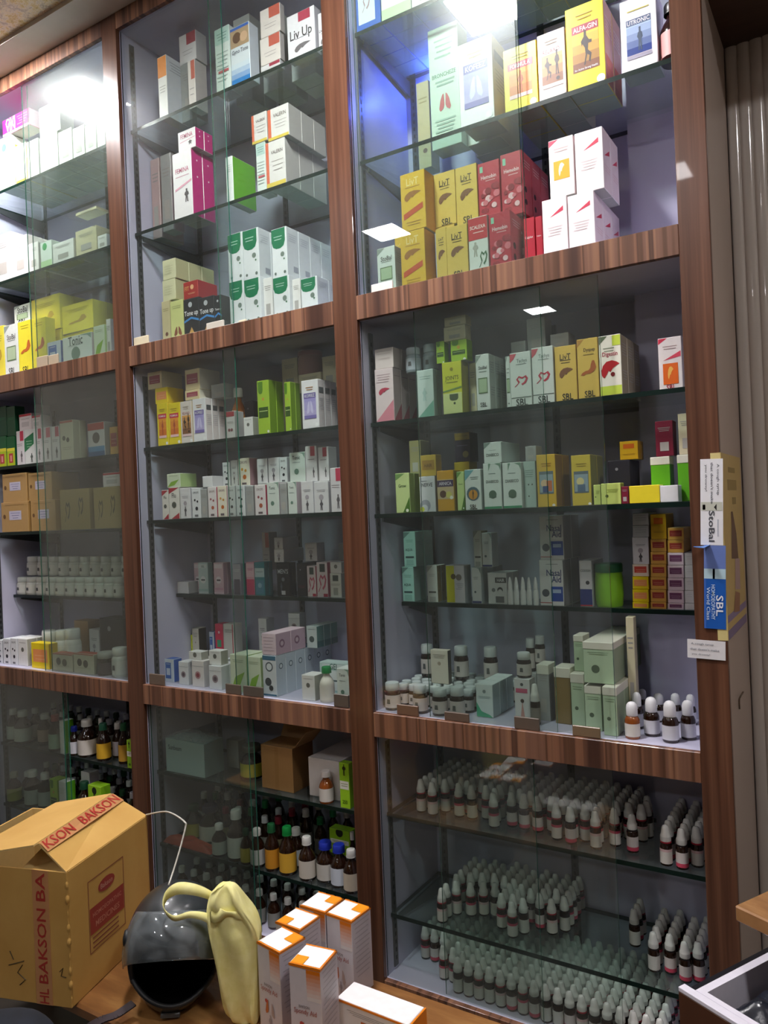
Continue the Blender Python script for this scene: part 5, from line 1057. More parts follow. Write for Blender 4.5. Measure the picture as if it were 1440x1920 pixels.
for r in REG:
    if r['look'] == 'open brown cardboard box':
        o = r['o']; bb = r['bb']; w = bb[3]-bb[0]; dd = bb[4]-bb[1]; h = bb[5]-bb[2]; L_ = MB(); K = mat('a8845a', .6)
        L_.add([(-w/2, dd*.96, h), (w/2, dd*.96, h), (w/2+.02, dd+.03, h+.07), (-w/2, dd+.03, h+.07), (-w/2, dd*.96+.003, h), (w/2, dd*.96+.003, h), (w/2+.02, dd+.033, h+.07), (-w/2, dd+.033, h+.07)], [(0, 1, 2, 3), (7, 6, 5, 4), (0, 3, 7, 4), (1, 5, 6, 2), (3, 2, 6, 7), (0, 4, 5, 1)], K); L_.build('flap', o)
        L_ = MB(); L_.add([(w/2, .01, h), (w/2, dd, h), (w/2+.055, dd, h+.06), (w/2+.055, .01, h+.06), (w/2+.003, .01, h), (w/2+.003, dd, h), (w/2+.058, dd, h+.06), (w/2+.058, .01, h+.06)], [(0, 1, 2, 3), (7, 6, 5, 4), (0, 3, 7, 4), (1, 5, 6, 2), (3, 2, 6, 7), (0, 4, 5, 1)], K); L_.build('flap', o)
    if r['look'] == 'pale teal box in plastic wrap':
        o = r['o']; bb = r['bb']; w = bb[3]-bb[0]; dd = bb[4]-bb[1]; h = bb[5]-bb[2]; L_ = MB(); G_ = glass('plastic_film', (.96, .97, .97), 1.0, .22, 'dfe4e4', .12, dscale=40)
        nx, ny = 16, 12; vs = []; 
        for j in range(ny+1):
            for i in range(nx+1):
                u, v = i/nx, j/ny; vs.append((-w/2-.004+(w+.008)*u, -.004+(dd+.006)*v, h+.006+.022*math.sin(math.pi*u)*math.sin(math.pi*v)+.006*math.sin(23*u+11*v)*math.sin(17*v-5*u)*math.sin(math.pi*u)**.5))
        L_.add(vs, [(j*(nx+1)+i, j*(nx+1)+i+1, (j+1)*(nx+1)+i+1, (j+1)*(nx+1)+i) for j in range(ny) for i in range(nx)], G_, True); L_.build('plastic_wrap', o)
S = 'c2b1'
z = SH[S][0]; xa = max(Xpx(303, .075, z+.02), XP['AR']+.012); xb = Xpx(400, .075, z+.01); BOXES.append([xa, .055, z, xb, .116, z+.04])
for xl, xr, yt, yb, k, look in ((485, 507, 1552, 1638, syr('c88a28', '1f5a34'), 'bottle with orange label'), (504, 531, 1562, 1650, syr('d8a838', '12883c'), 'bottle with bright green cap'), (536, 562, 1556, 1626, syr('dcdce4', WC), 'bottle with big white cap'), (557, 584, 1572, 1650, syr('cfc8bc', WC), 'bottle with round white cap'),
                               (586, 616, 1575, 1646, syr('c8c4bc', BC, 'amb', .33), 'bottle with blue cap'), (613, 642, 1581, 1656, syr('ccd4e0', BC, 'amb', .33), 'bottle with blue cap, pale blue label'), (641, 669, 1593, 1670, syr('c4b8a4', WC), 'bottle with white cap, beige label'),
                               (303, 330, 1530, 1592, syr('a8a040', '2a4a34'), 'dim bottle, mustard label'), (332, 368, 1518, 1584, syr('c0c4b8', '2a2a4a', 'amb', .33), 'dim wide bottle, dark cap'), (369, 384, 1530, 1606, syr('b8b070', '1a5a30'), 'dim bottle, green cap'), (383, 405, 1552, 1610, syr('a8b0a8', WC), 'dim bottle, white cap'),
                               (406, 434, 1530, 1622, syr('c8ccc4', WC), 'dim tall bottle, white cap'), (435, 453, 1560, 1624, syr('a89a40', '2a4a34'), 'dim bottle, yellow label'), (452, 474, 1552, 1620, syr('b8bcb8', WC), 'dim bottle near pane edge'), (655, 668, 1560, 1640, syr('9a9a90', WC), 'bottle half hidden by post')):
    B_(S, xl, xr, yt, 0, k, look, yb=yb, name='syrup_bottle')
C_(S, 618, 656, 1556, .19, 'limefig', 'lime green carton behind bottles', d=.04, lift=.05)
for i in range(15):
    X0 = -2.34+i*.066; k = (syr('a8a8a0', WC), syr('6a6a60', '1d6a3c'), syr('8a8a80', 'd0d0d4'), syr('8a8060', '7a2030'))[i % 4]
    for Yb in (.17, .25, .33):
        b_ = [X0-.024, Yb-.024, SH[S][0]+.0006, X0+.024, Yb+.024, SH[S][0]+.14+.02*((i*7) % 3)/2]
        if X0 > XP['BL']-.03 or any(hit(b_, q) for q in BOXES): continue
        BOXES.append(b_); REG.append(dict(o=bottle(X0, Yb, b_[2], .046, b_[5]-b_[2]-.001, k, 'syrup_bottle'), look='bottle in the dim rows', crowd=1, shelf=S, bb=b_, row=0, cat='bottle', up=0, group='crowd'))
S = 'c2b2'
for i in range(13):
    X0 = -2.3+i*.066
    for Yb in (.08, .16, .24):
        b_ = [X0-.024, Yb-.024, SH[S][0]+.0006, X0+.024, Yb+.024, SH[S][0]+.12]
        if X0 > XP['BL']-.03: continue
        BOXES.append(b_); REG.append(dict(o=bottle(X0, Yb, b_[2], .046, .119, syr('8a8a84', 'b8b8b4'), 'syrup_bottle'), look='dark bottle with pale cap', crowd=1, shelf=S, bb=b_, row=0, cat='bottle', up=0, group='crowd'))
# dropper bottles: columns running back from each front bottle
DK = [('drop', ('d8d4cc', 'c84a64', 'd8d4cc'), 'a02838'), ('drop', ('d8d0cc', 'd8d0cc', 'd04a64'), '1a1416'), ('drop', ('d4d4cc', 'd4d4cc', 'd4d4cc'), '1a1416'), ('drop', ('d8d4cc', 'd8b8b8', 'd8d4cc'), 'b02a3c')]
BW, BH = .0315, .102
def drops(S, fronts, pitch=.0350, ymax=.355, h=BH, rows_max=99, jig=.35):
    out = []
    z = SH[S][0]+.0006
    for n, (px, yb) in enumerate(fronts):
        p = atZ(px, yb, z); X0 = p.x; Y0 = max(p.y, SH[S][1]+.018); j = 0
        while Y0+j*pitch < ymax and j < rows_max:
            Y = Y0+j*pitch; X = X0
            X = min(max(X, XP['BR']+.024), -.3405)
            bb = [X-BW/2, Y-BW/2, z, X+BW/2, Y+BW/2, z+h]
            if not (any(hit(bb, q, .0035) for q in BOXES) or (bb[3] > -.554 and bb[4] > .304)):
                BOXES.append(bb); out.append((X, Y, z, j, n))
            j += 1
    return out
random.seed(3)
allb = []
F0 = [(791, 1521), (812, 1527), (862, 1530), (886, 1534), (927, 1550), (961, 1548), (984, 1553), (1009, 1558), (1045, 1572), (1071, 1580), (1118, 1589), (1154, 1584), (1187, 1596), (1215, 1569)]
def line(S, fronts):
    z = SH[S][0]; P = sorted((atZ(px, yb, z).x, max(atZ(px, yb, z).y, SH[S][1]+.02)) for px, yb in fronts)
    def f(X):
        if X <= P[0][0]: return P[0][1]
        for (xa, ya), (xb, yb) in zip(P, P[1:]):
            if X <= xb: return ya+(yb-ya)*(X-xa)/(xb-xa+1e-9)
        return P[-1][1]
    return f, P[0][0], P[-1][0]
def fill(S, xs, y0, y1, pitch=.0350):
    out = []; z = SH[S][0]+.0006
    for n, X in enumerate(xs):
        Y = y0(X) if callable(y0) else y0; j = 0
        while Y < y1:
            X_ = X+random.uniform(-.0005, .0005)
            bb = [X_-BW/2, Y-BW/2, z, X_+BW/2, Y+BW/2, z+BH]
            if not (any(hit(bb, q, .0008) for q in BOXES) or (bb[3] > -.554 and bb[4] > .304) or bb[3] > -.3235): BOXES.append(bb); out.append((X_, Y, z, j+1, n))
            Y += pitch; j += 1
    return out
def crowd(S, fronts, y1=.3515, xend=None):
    o = drops(S, fronts, rows_max=1); f, xa, xb = line(S, fronts); xs = []; X = xa
    while X < (xend or xb)+.004: xs.append(X); X += .0348
    return o+fill(S, xs, lambda X: f(X)+.031, y1)
a0 = crowd('c3b0', F0, xend=-.56)
a0 += drops('c3b0', [(1250, 1620), (1280, 1627), (1308, 1623)], ymax=.29)
a1 = crowd('c3b1', [(830, 1727), (857, 1712), (884, 1715), (908, 1714), (930, 1716), (942, 1738), (962, 1755), (983, 1748), (1036, 1749)], xend=atZ(1078, 1740, SH['c3b1'][0]).x)
a1 += drops('c3b1', [(1115, 1707), (1138, 1709), (1167, 1722), (1191, 1771), (1227, 1818), (1258, 1822), (1286, 1838), (1311, 1838)], ymax=.30)
a2 = fill('c3b2', [XP['BR']+.055+.0348*i for i in range(23)], lambda X: .17 if X < -1.2 else (.10 if X < -1.1 else .06), .3515)
for S, lst in (('c3b0', a0), ('c3b1', a1), ('c3b2', a2)):
    for X, Y, z, j, n in lst: allb.append((Y+(0 if j == 0 else .02)+(.25 if S == 'c3b2' else 0), S, X, Y, z, j, n))
allb.sort(key=lambda t: t[0])
stuffb = {}
for i, (_, S, X, Y, z, j, n) in enumerate(allb):
    k = DK[random.randrange(4)]
    if i < 296:
        r = bottle(X, Y, z, BW, BH, k, 'dropper_bottle')
        if j == 0: look = {0: 'red shouldered dropper bottle, front row', 1: 'dropper bottle, red label foot, front row', 2: 'plain labelled dropper bottle, front row', 3: 'red and pink dropper bottle, front row'}[DK.index(k)]
        else: look = 'white capped dropper bottle'
        REG.append(dict(o=r, look=look, shelf=S, bb=[X-.015, Y-.015, z, X+.015, Y+.015, z+BH], row=0, cat='bottle', up=0, crowd=1 if j else 0, group='crowd' if j else None))
    else: stuffb.setdefault(S, []).append((X, Y, z, k))
for S, lst in stuffb.items():
    b = MB()
    for X, Y, z, k in lst:
        for n, pb in proto(k):
            vs = [(X+x*BW, Y+y*BW, z+FZ+q*BH) for x, y, q in pb.v]; o0 = len(b.v); b.v += vs
            for f, mi, sm in zip(pb.f, pb.m, pb.sm): b.f.append(tuple(o0+q for q in f)); b.m.append(b.mi(pb.mats[mi])); b.sm.append(sm)
    o = b.build('dropper_bottles'); tag(o, f'mass of white capped dropper bottles at the back, {PH[S]}', 'bottles', None, 'stuff')
print('dropper bottles', len(allb))

# ================================================================ IN FRONT OF THE CABINETS
BT = -1.15                                  # bench top
BENCH = texmat('bench_wood', (3, 14, 3), [(.3, '6a4224'), (.5, '8f6238'), (.7, 'b58a52')], .3, (1, 5, .6), coat=.3)
r = empty('bench', (-1.5, -.64, 0)); tag(r, 'low wooden bench carrying the big carton, helmet and orange cartons', 'bench')
b = MB(); b.box(-.95, .80, -.213, .213, FZ+BT-.032, FZ+BT, BENCH, .006); b.build('bench_top', r)
for sx in (-.88, .70):
    for sy in (-.17, .17):
        b = MB(); b.box(sx, sx+.045, sy-.022, sy+.022, 0, FZ+BT-.0325, BENCH, .003); b.build('leg', r)
# ---- the big brown carton with tape
CT = texmat('carton_board', (6, 6, 6), [(.3, 'c2954c'), (.7, 'd0a65c')], .55, (1, 4, .55)); CTI = mat('d8b878', .6)
TAPE = mat('c08a5c', .22); INK = mat('a8342c', .35)
th = .30; e1 = Vector((math.cos(th), math.sin(th), 0)); e2 = Vector((-math.sin(th), math.cos(th), 0)); P0 = Vector((-1.644, -.87, BT+.0008))
r = empty('cardboard_carton', Wd(P0), th); tag(r, 'big brown cardboard carton with red printed tape, flaps ajar, on the bench', 'carton')
Wc, Lc, Hc, t = .38, .345, .325, .005        # local x from -Wc..0, y 0..Lc
b = MB()
def ripple(n, x, y0, y1, z0, z1, sgn): pass
b.box(-Wc, 0, 0, t, 0, Hc, CT, .0015, mats=dict(k=CTI)); b.box(-Wc, 0, Lc-t, Lc, 0, Hc, CT, mats=dict(f=CTI)); b.box(-Wc, -Wc+t, t, Lc-t, 0, Hc, CT, mats=dict(r=CTI))
b.box(-t, 0, t, Lc-t, 0, Hc, CT, .0015, mats=dict(l=CTI)); b.box(-Wc+t, -t, t, Lc-t, 0, t, CTI)
# dented corner: small crushed lumps down the right front edge
for i in range(9):
    z = .02+i*.034; s = .0028+.0012*((i*5) % 3); b.lathe([(s*.3, z-.012), (s, z-.004), (s*.9, z+.006), (s*.2, z+.014)], -.002, .002, CT, 8)
b.build('carton_body', r)
# printing on the right side: outlined panel, oval, red block
b = MB(); x = .0006
def q(y0, y1, z0, z1, m, dx=0): b.poly([(x+dx, y0, z0), (x+dx, y1, z0), (x+dx, y1, z1), (x+dx, y0, z1)], m)
PR = mat('8c4a38', .5); PR2 = mat('9c3a30', .5)
y0, y1, z0, z1 = .075, .225, .085, .265
for a in ((y0, y0+.0025, z0, z1), (y1-.0025, y1, z0, z1), (y0, y1, z0, z0+.0025), (y0, y1, z1-.0025, z1)): q(*a, PR)
q(y0+.004, y1-.004, .13, .195, PR2, .0002); b.poly([(x+.0003, .15+.035*math.cos(a*math.pi/8), .23+.017*math.sin(a*math.pi/8)) for a in range(16)], PR2)
for k in range(3): q(y0+.012, y1-.03, .118-k*.012, .122-k*.012, PR, .0002)
vs, fs = textgeo('HOMOEOPATHIC'); b.add([(x+.0006, .15+u*.12, .175+v*.12) for u, v in vs], fs, mat('c8806c', .5)); vs, fs = textgeo('MEDICINES'); b.add([(x+.0006, .15+u*.1, .15+v*.1) for u, v in vs], fs, mat('c8806c', .5))
vs, fs = textgeo('Bakson'); b.add([(x+.0006, .15+u*.05, .23+v*.05) for u, v in vs], fs, mat('c8907c', .5)); b.build('printed_panel', r)
# tape on the front with lettering, reading upwards
b = MB(); xa, xb = -.098, -.052; b.box(xa, xb, -.0008, 0, .001, Hc-.001, TAPE)
def vtext(t_, z0, z1, xc, wt):
    vs, fs = textgeo(t_); L_ = z1-z0; hs = max(v for _, v in vs)*2
    b.add([(xc-v/hs*wt, -.0013, (z0+z1)/2+u*L_) for u, v in vs], fs, INK)
vtext('HL', .004, .040, -.075, .026); vtext('BAKSON', .052, .232, -.075, .026); vtext('BA', .250, .318, -.075, .026)
# pen marks
for pts in ([(-.135, .09), (-.15, .07), (-.128, .055), (-.145, .04)], [(-.03, .085), (-.02, .095), (-.026, .075), (-.012, .073)], [(-.17, .12), (-.16, .10)], [(-.175, .085), (-.13, .10)]):
    vs, fs = tube([(x_, -.0006, z_) for x_, z_ in pts], .0012, 5); b.add(vs, fs, mat('4a3c20', .6))
b.build('packing_tape', r)
def sheet(name, pts, m, parent, tk=.004, m2=None):
    """bent board from four corners a b c d (a-b hinge)"""
    a, b_, c, d = [Vector(p) for p in pts]; n = (b_-a).cross(d-a).normalized()*tk; B_ = MB()
    lo = [p-n for p in (a, b_, c, d)]; hi = [a, b_, c, d]
    B_.add(hi, [(0, 1, 2), (0, 2, 3)], m); B_.add(lo, [(2, 1, 0), (3, 2, 0)], m2 or m)
    for i in range(4): j = (i+1) % 4; B_.add([hi[i], lo[i], lo[j], hi[j]], [(0, 1, 2, 3)], CTI)
    return B_.build(name, parent)
ra, rb = (-.078, .004, Hc+.062), (-.108, Lc+.0, Hc+.055)
f1 = sheet('flap', [(-.001, 0, Hc+.0012), (-.001, Lc, Hc+.0012), rb, ra], CT, r, .004, CTI)
f2 = sheet('flap', [(-.30, Lc, Hc+.020), (-.30, -.012, Hc+.020), (-.080, -.012, Hc+.0645), (-.110, Lc, Hc+.0575)], CT, r, .004, CTI)
sheet('flap', [(-.15, .010, Hc-.02), (-.02, .010, Hc-.004), (-.05, .085, Hc+.006), (-.13, .085, Hc+.018)], CTI, r, .003)
# tape with lettering along the ridge
a, b_, c, d = Vector((-.001, 0, Hc+.0012)), Vector((-.001, Lc, Hc+.0012)), Vector(rb), Vector(ra)
B = MB(); n = (b_-a).cross(d-a).normalized()
def fp(u, v, o): return (a+(b_-a)*u)*(1-v)+(d+(c-d)*u)*v+n*(o+.0022)
B.poly([fp(0, .68, .0006), fp(1, .68, .0006), fp(1, 1, .0006), fp(0, 1, .0006)], TAPE)
for t_, u0, u1 in (('KSON', .02, .36), ('BAKSON', .46, .98)):
    vs, fs = textgeo(t_); hs = max(v for _, v in vs)*2
    B.add([tuple(fp((u0+u1)/2+x_*(u1-u0), .86+y_/hs*.26, .0011)) for x_, y_ in vs], fs, INK)
B.build('packing_tape', f1)
# ---- motorcycle helmet
HC = Vector((-1.462, -.706, BT+.131)); hz = math.radians(46)
r = empty('motorcycle_helmet', Wd(HC), hz); r.rotation_euler = (math.radians(4), math.radians(7), hz)
tag(r, 'black full face motorcycle helmet with raised clear visor, on the bench beside the yellow bag', 'helmet')
SHELL = texmat('helmet_shell', (4, 4, 4), [(.3, '25292c'), (.7, '33383b')], .34, (1, 3, .5), coat=.5, bump=0); LINER = mat('060607', .95, .1); RIM = mat('17191b', .5)
def hp(az, el, k=1.0):
    """surface point; az 0 faces forward (-y)"""
    ce, se = math.cos(el), math.sin(el)
    a_, b__ = .117, .142
    chin = max(0, -se)*max(0, math.cos(az))**2
    zz = .128*se if se > 0 else .150*se
    wide = 1-.10*max(0, -se)
    return Vector((a_*ce**.9*math.sin(az)*wide*k, -b__*ce**.9*math.cos(az)*(1+.14*chin)*wide*k, max(zz*k, -.118)))
NA, NE = 64, 40
def shell(k, flip, m, name):
    B = MB(); vs = []
    for j in range(NE+1):
        el = math.radians(-56+146*j/NE)
        for i in range(NA): vs.append(hp(2*math.pi*i/NA, el, k))
    fs = []
    for j in range(NE):
        el = -56+146*(j+.5)/NE
        for i in range(NA):
            az = math.degrees(2*math.pi*(i+.5)/NA); az = az-360 if az > 180 else az
            lowlim = -34+14*(abs(az)/62)**2
            if abs(az) < 62 and lowlim < el < 26: continue
            f = (j*NA+i, j*NA+(i+1) % NA, (j+1)*NA+(i+1) % NA, (j+1)*NA+i); fs.append(f[::-1] if flip else f)
    B.add(vs, fs, m, True); return B.build(name, r)
shell(1, False, SHELL, 'shell'); shell(.93, True, LINER, 'lining')
B = MB(); ring = [hp(2*math.pi*i/NA, math.radians(-52), .94) for i in range(NA)]; B.add(ring, [tuple(range(NA))], LINER); B.add(ring, [tuple(range(NA))[::-1]], LINER); B.build('neck_dark_disc', r)  # black disc added across the neck hole to keep the inside dark
B = MB(); pts = []
for az in range(-62, 63, 4): pts.append(hp(math.radians(az), math.radians(-34+14*(abs(az)/62)**2), .985))
for el in range(-18, 26, 6): pts.append(hp(math.radians(62), math.radians(el), .985))
for az in range(62, -63, -4): pts.append(hp(math.radians(az), math.radians(27), .985))
for el in range(24, -26, -6): pts.append(hp(math.radians(-62), math.radians(el), .985))
pts.append(pts[0]); vs, fs = tube(pts, .006, 8); B.add(vs, fs, RIM, True); B.build('rim', r)
VIS = glass('visor', (.60, .64, .65), 1.0, .20, 'a8b0b4', .03, dscale=14, ior=1.8, haze=.25)
B = MB(); vs = []; nu, nv = 30, 14
for j in range(nv+1):
    for i in range(nu+1):
        az = -72+144*i/nu; e0 = 19-32*(abs(az)/72)**2; e1_ = 66-20*(abs(az)/72)**2; el = e0+(e1_-e0)*j/nv
        p_ = hp(math.radians(az), math.radians(el), 1.05); ce_ = math.cos(math.radians(el)); q_ = (1.02/ce_**.28 if ce_ > .2 else 1); vs.append(Vector((p_.x*q_, p_.y*q_, p_.z)))
fs = [(j*(nu+1)+i, j*(nu+1)+i+1, (j+1)*(nu+1)+i+1, (j+1)*(nu+1)+i) for j in range(nv) for i in range(nu)]
B.add(vs, fs, VIS, True); vi = B.build('visor', r); mo = vi.modifiers.new('t', 'SOLIDIFY'); mo.thickness = .002; mo.offset = 1
for s in (-1, 1):
    B = MB(); p = hp(math.radians(73*s), math.radians(16), 1.0); B.lathe([(.001, 0), (.017, .001), (.02, .006), (.016, .012), (.004, .014)], 0, 0, RIM, 14)
    o = B.build('visor_pivot', r, p); o.rotation_euler = (0, math.radians(90*s), 0)
B = MB(); p = hp(0, math.radians(-47), 1.02); B.box(-.022, .022, -.006, .004, -.006, .006, mat('4a4e50', .3), .002); B.build('chin_vent', r, p)
B = MB(); pts = smooth_path([(-.085, -.06, -.112), (-.12, -.085, -.119), (-.155, -.10, -.120), (-.19, -.135, -.121), (-.20, -.17, -.121)], 5)
for i in range(len(pts)-1):
    a, c = Vector(pts[i]), Vector(pts[i+1]); d_ = (c-a).normalized().cross(Vector((0, 0, 1)))*.011
    B.add([a-d_, a+d_, c+d_, c-d_, a-d_+Vector((0, 0, .003)), a+d_+Vector((0, 0, .003)), c+d_+Vector((0, 0, .003)), c-d_+Vector((0, 0, .003))], [(4, 5, 6, 7), (3, 2, 1, 0), (0, 1, 5, 4), (2, 3, 7, 6)], mat('2a1c20', .7))
B.build('chin_strap', r)
# ---- yellow cloth bag
BAG = texmat('yellow_nonwoven', (40, 40, 40), [(.3, 'e6df90'), (.7, 'f0eaa8')], .95, (1, 3, .6), bump=.15, spec=.15)
base = atZ(458, 1898, BT); base.z = BT
r = empty('cloth_bag', Wd(base)); tag(r, 'pale yellow cloth carry bag leaning on the black helmet', 'bag')
fw = Vector((FF.x, FF.y, 0)).normalized(); rt = Vector((fw.y, -fw.x, 0)); dist = (base-CAM).dot(fw)
def bp(px, py, off=0):       # point on the upright plane through the bag
    d_ = ray(px, py); k = (base-CAM).dot(fw)/d_.dot(fw); return CAM+d_*k+fw*off-base
rows = [(1904, 456, 486), (1899, 438, 490), (1884, 426, 489), (1850, 420, 490), (1800, 411, 491), (1750, 402, 492), (1725, 397, 492), (1702, 392, 481), (1684, 393, 466), (1668, 397, 458), (1656, 408, 450), (1646, 420, 440)]
B = MB(); n = 40; vs = []
def sgp(x, p): return math.copysign(abs(x)**p, x)
for k, (py, xl, xr) in enumerate(rows):
    tt = k/(len(rows)-1); thick = .030*(math.sin(math.pi*min(max(tt*.85+.12, 0), 1))**.6)+.003
    for i in range(n):
        a_ = 2*math.pi*i/n; u = sgp(math.cos(a_), .5); px = (xl+xr)/2+(xr-xl)/2*u
        cr = lambda x: 1-2*abs((x % 1)-.5)*2
        fold = .008*cr(.9*u+1.6*tt+.1)+.005*cr(1.7*u-2.9*tt+.3)+.004*cr(3.1*u+4.3*tt)+.005*cr(7*tt+2.4*u)+.003*cr(15*tt-3*u)
        off = -sgp(math.sin(a_), .4)*thick*(1+.15*u)+fold*(1 if math.sin(a_) > 0 else -.5)
        off += random.uniform(-.0035, .0035)*min(1, tt*4); px += random.uniform(-.8, .8); p = bp(px, py, off-.022); p.z = max(p.z, .001); vs.append(p)
fs = [(k*n+i, k*n+(i+1) % n, (k+1)*n+(i+1) % n, (k+1)*n+i) for k in range(len(rows)-1) for i in range(n)]
fs.append(tuple(range(n))[::-1]); fs.append(tuple((len(rows)-1)*n+i for i in range(n)))
B.add(vs, fs, BAG, True); o = B.build('bag_body', r); s_ = o.modifiers.new('s', 'SUBSURF'); s_.levels = s_.render_levels = 1
def ribbon(name, pts, wd):
    B = MB(); P = smooth_path([bp(*p) for p in pts], 6); vs = []
    up = Vector((0, 0, 1))
    for i, p in enumerate(P):
        t = i/(len(P)-1); tw = .5*math.sin(3*math.pi*t); ax = (up*math.cos(tw)+fw*math.sin(tw)).normalized(); wv = wd*(.75+.25*math.sin(7*t))
        vs += [p-ax*wv/2, p+ax*wv/2]
    B.add(vs, [(2*i, 2*i+2, 2*i+3, 2*i+1) for i in range(len(P)-1)], BAG, True); o = B.build(name, r); m_ = o.modifiers.new('t', 'SOLIDIFY'); m_.thickness = .0015
ribbon('handle', [(402, 1676, -.012), (372, 1661, -.02), (338, 1658, -.02), (318, 1668, -.03), (317, 1686, -.045), (338, 1699, -.055), (366, 1694, -.05), (392, 1700, -.045), (404, 1712, -.04)], .026)
ribbon('handle', [(402, 1700, -.045), (424, 1692, -.055), (448, 1692, -.055), (470, 1700, -.04)], .028)
# ---- white wire loop from the carton to the helmet
w0 = P0+e2*Lc+Vector((0, 0, Hc)); PTS = [w0+Vector((.002, -.004, .004)), atY(292, 1524, -.56), atY(312, 1522, -.58), atY(330, 1529, -.60), atY(346, 1541, -.63), atY(348, 1550, -.635), atY(338, 1590, -.66), atY(326, 1630, -.69), atY(316, 1660, -.72)]
B = MB(); o0 = PTS[-1]; vs, fs = tube([p-o0 for p in smooth_path(PTS, 5)], .0022, 8); B.add(vs, fs, mat('c8c6bc', .3), True); o = B.build('plastic_strap', None, Wd(o0)); tag(o, 'thin white plastic strap arching from the big carton to the helmet', 'strap')
# ---- white and orange cartons at the front
OR = ['eb7d0c']
st('rh', 'd9d4d8', 'cbc6ce', t='fbf8f8', art=[*pic(.55, .62, 1, .97, 'e8e0dc', 'e07a0c', 8), R_(0, .975, 1, 1, 'e07a0c'), T_('BAKSON', .45, .54, .34, '7a7478'), T_('Spondy Aid', .48, .48, .72, 'b0706c'),
    pl(LUNGL, .3, .2, .6, .38, 'c8703c'), pl([(1-a, b) for a, b in LUNGL], .4, .18, .7, .36, 'b8a49c'), pl(FIG, .4, .02, .6, .2, 'a8a0a4'), D_(.35, .35, .06, 'c85048')], side=lines(.93, 12, 'b0abb4', .1, .9, .06))
def rcarton(fx, fy, ang, look, w=.077, d=.077, h=.19, z=BT, corner='r'):
    b = carton_mesh(w, d, h, 'rh'); O_ = mat('ea8410', .4); e = .0007
    b.poly([(-w/2, 0, h+e), (w/2, 0, h+e), (w/2-.004, .004, h+e), (-w/2+.004, .004, h+e)], O_)
    b.poly([(w/2, 0, h+e), (w/2, d, h+e), (w/2-.004, d, h+e), (w/2-.004, .004, h+e)], O_); b.poly([(-w/2, d-.004, h+e), (w/2, d-.004, h+e), (w/2, d, h+e), (-w/2, d, h+e)], O_)
    x0, x1 = (.005, w/2-.003) if corner == 'r' else (-w/2+.003, -.006)
    y0, y1 = (d*.55, d-.004) if corner == 'r' else (.003, d*.42)
    b.poly([(x0, y0, h+e*2), (x1, y0, h+e*2), (x1, y1, h+e*2), (x0, y1, h+e*2)], mat('f09a20', .4))
    b.add([(-w/2-.0006, -.0006, h-.005), (w/2+.0006, -.0006, h-.005), (w/2+.0006, -.0006, h+.0005), (-w/2-.0006, -.0006, h+.0005)], [(0, 1, 2, 3)], O_)
    b.add([(w/2+.0006, 0, h-.004), (w/2+.0006, d, h-.004), (w/2+.0006, d, h+.0005), (w/2+.0006, 0, h+.0005)], [(0, 1, 2, 3)], O_)
    cx, cy = fx+w/2*math.cos(ang), fy+w/2*math.sin(ang)
    o = b.build('medicine_carton', None, (cx, cy, FZ+z+.0006), ang); return tag(o, look, 'carton', 'white and orange medicine cartons on the bench')
R_d = math.radians
rcarton(-1.206, -.697, R_d(-9), 'white and orange carton standing leftmost, beside the yellow bag')
rcarton(-1.088, -.728, R_d(8), 'white and orange carton standing frontmost, foot cut off by the photo edge', corner='l')
rcarton(-1.224, -.611, R_d(-3), 'white and orange carton behind the leftmost one, lower than the rear pair', corner='l', d=.074)
rcarton(-1.219, -.524, R_d(0), 'rear left white and orange carton, its top touching the tall rear right one')
rcarton(-1.139, -.524, R_d(-3), 'tall rear right white and orange carton nearest the cabinet post')
b = carton_mesh(.19, .068, .08, 'plainw'); O_ = mat('ea8410', .4); b.box(.0915, .0955, -.0006, .0686, 0, .0806, O_); b.box(-.095, .0955, -.0008, .0, .076, .0806, O_)
b.poly([(-.03, -.0009, .01), (.0, -.0009, .01), (.0, -.0009, .05), (-.03, -.0009, .05)], mat('c8703c', .5)); b.poly([(.02, -.0009, .01), (.03, -.0009, .01), (.03, -.0009, .06), (.02, -.0009, .06)], mat('d08a90', .5))
b.poly([(-.094, .001, .0812), (.09, .001, .0812), (.09, .067, .0812), (-.094, .067, .0812)], mat('fbf8f8', .38))
o = b.build('medicine_carton', None, (-.937, -.640, FZ+BT+.0006), R_d(-1)); tag(o, 'white and orange carton lying on its side at the right end', 'carton', 'white and orange medicine cartons on the bench')
# ---- dark navy cloth bundle cut by the lower left corner
B = MB(); c0 = atZ(55, 1925, BT-.02); NV = texmat('navy_cloth', (30, 30, 30), [(.3, '0b0e16'), (.7, '131824')], .9, (1, 3, .6)); vs = []; nu, nv = 28, 14
for j in range(nv+1):
    el = math.pi/2*j/nv
    for i in range(nu):
        a_ = 2*math.pi*i/nu; k = 1+.04*math.sin(3*a_+j*.4)+.02*math.sin(7*a_-j*.8)
        vs.append((.16*k*math.cos(el)**.6*math.cos(a_), .10*k*math.cos(el)**.6*math.sin(a_), .54*math.sin(el)**.5))
B.add(vs, [(j*nu+i, j*nu+(i+1) % nu, (j+1)*nu+(i+1) % nu, (j+1)*nu+i) for j in range(nv) for i in range(nu)]+[tuple(range(nu))[::-1]], NV, True)
cc = atZ(40, 1888, -.99); o = B.build('rucksack', None, (cc.x, cc.y-.03, FZ-1.549), math.radians(20)); o.scale = (1, 1, 1.03)
tag(o, 'rounded dark navy cloth rucksack at the lower left corner', 'rucksack')
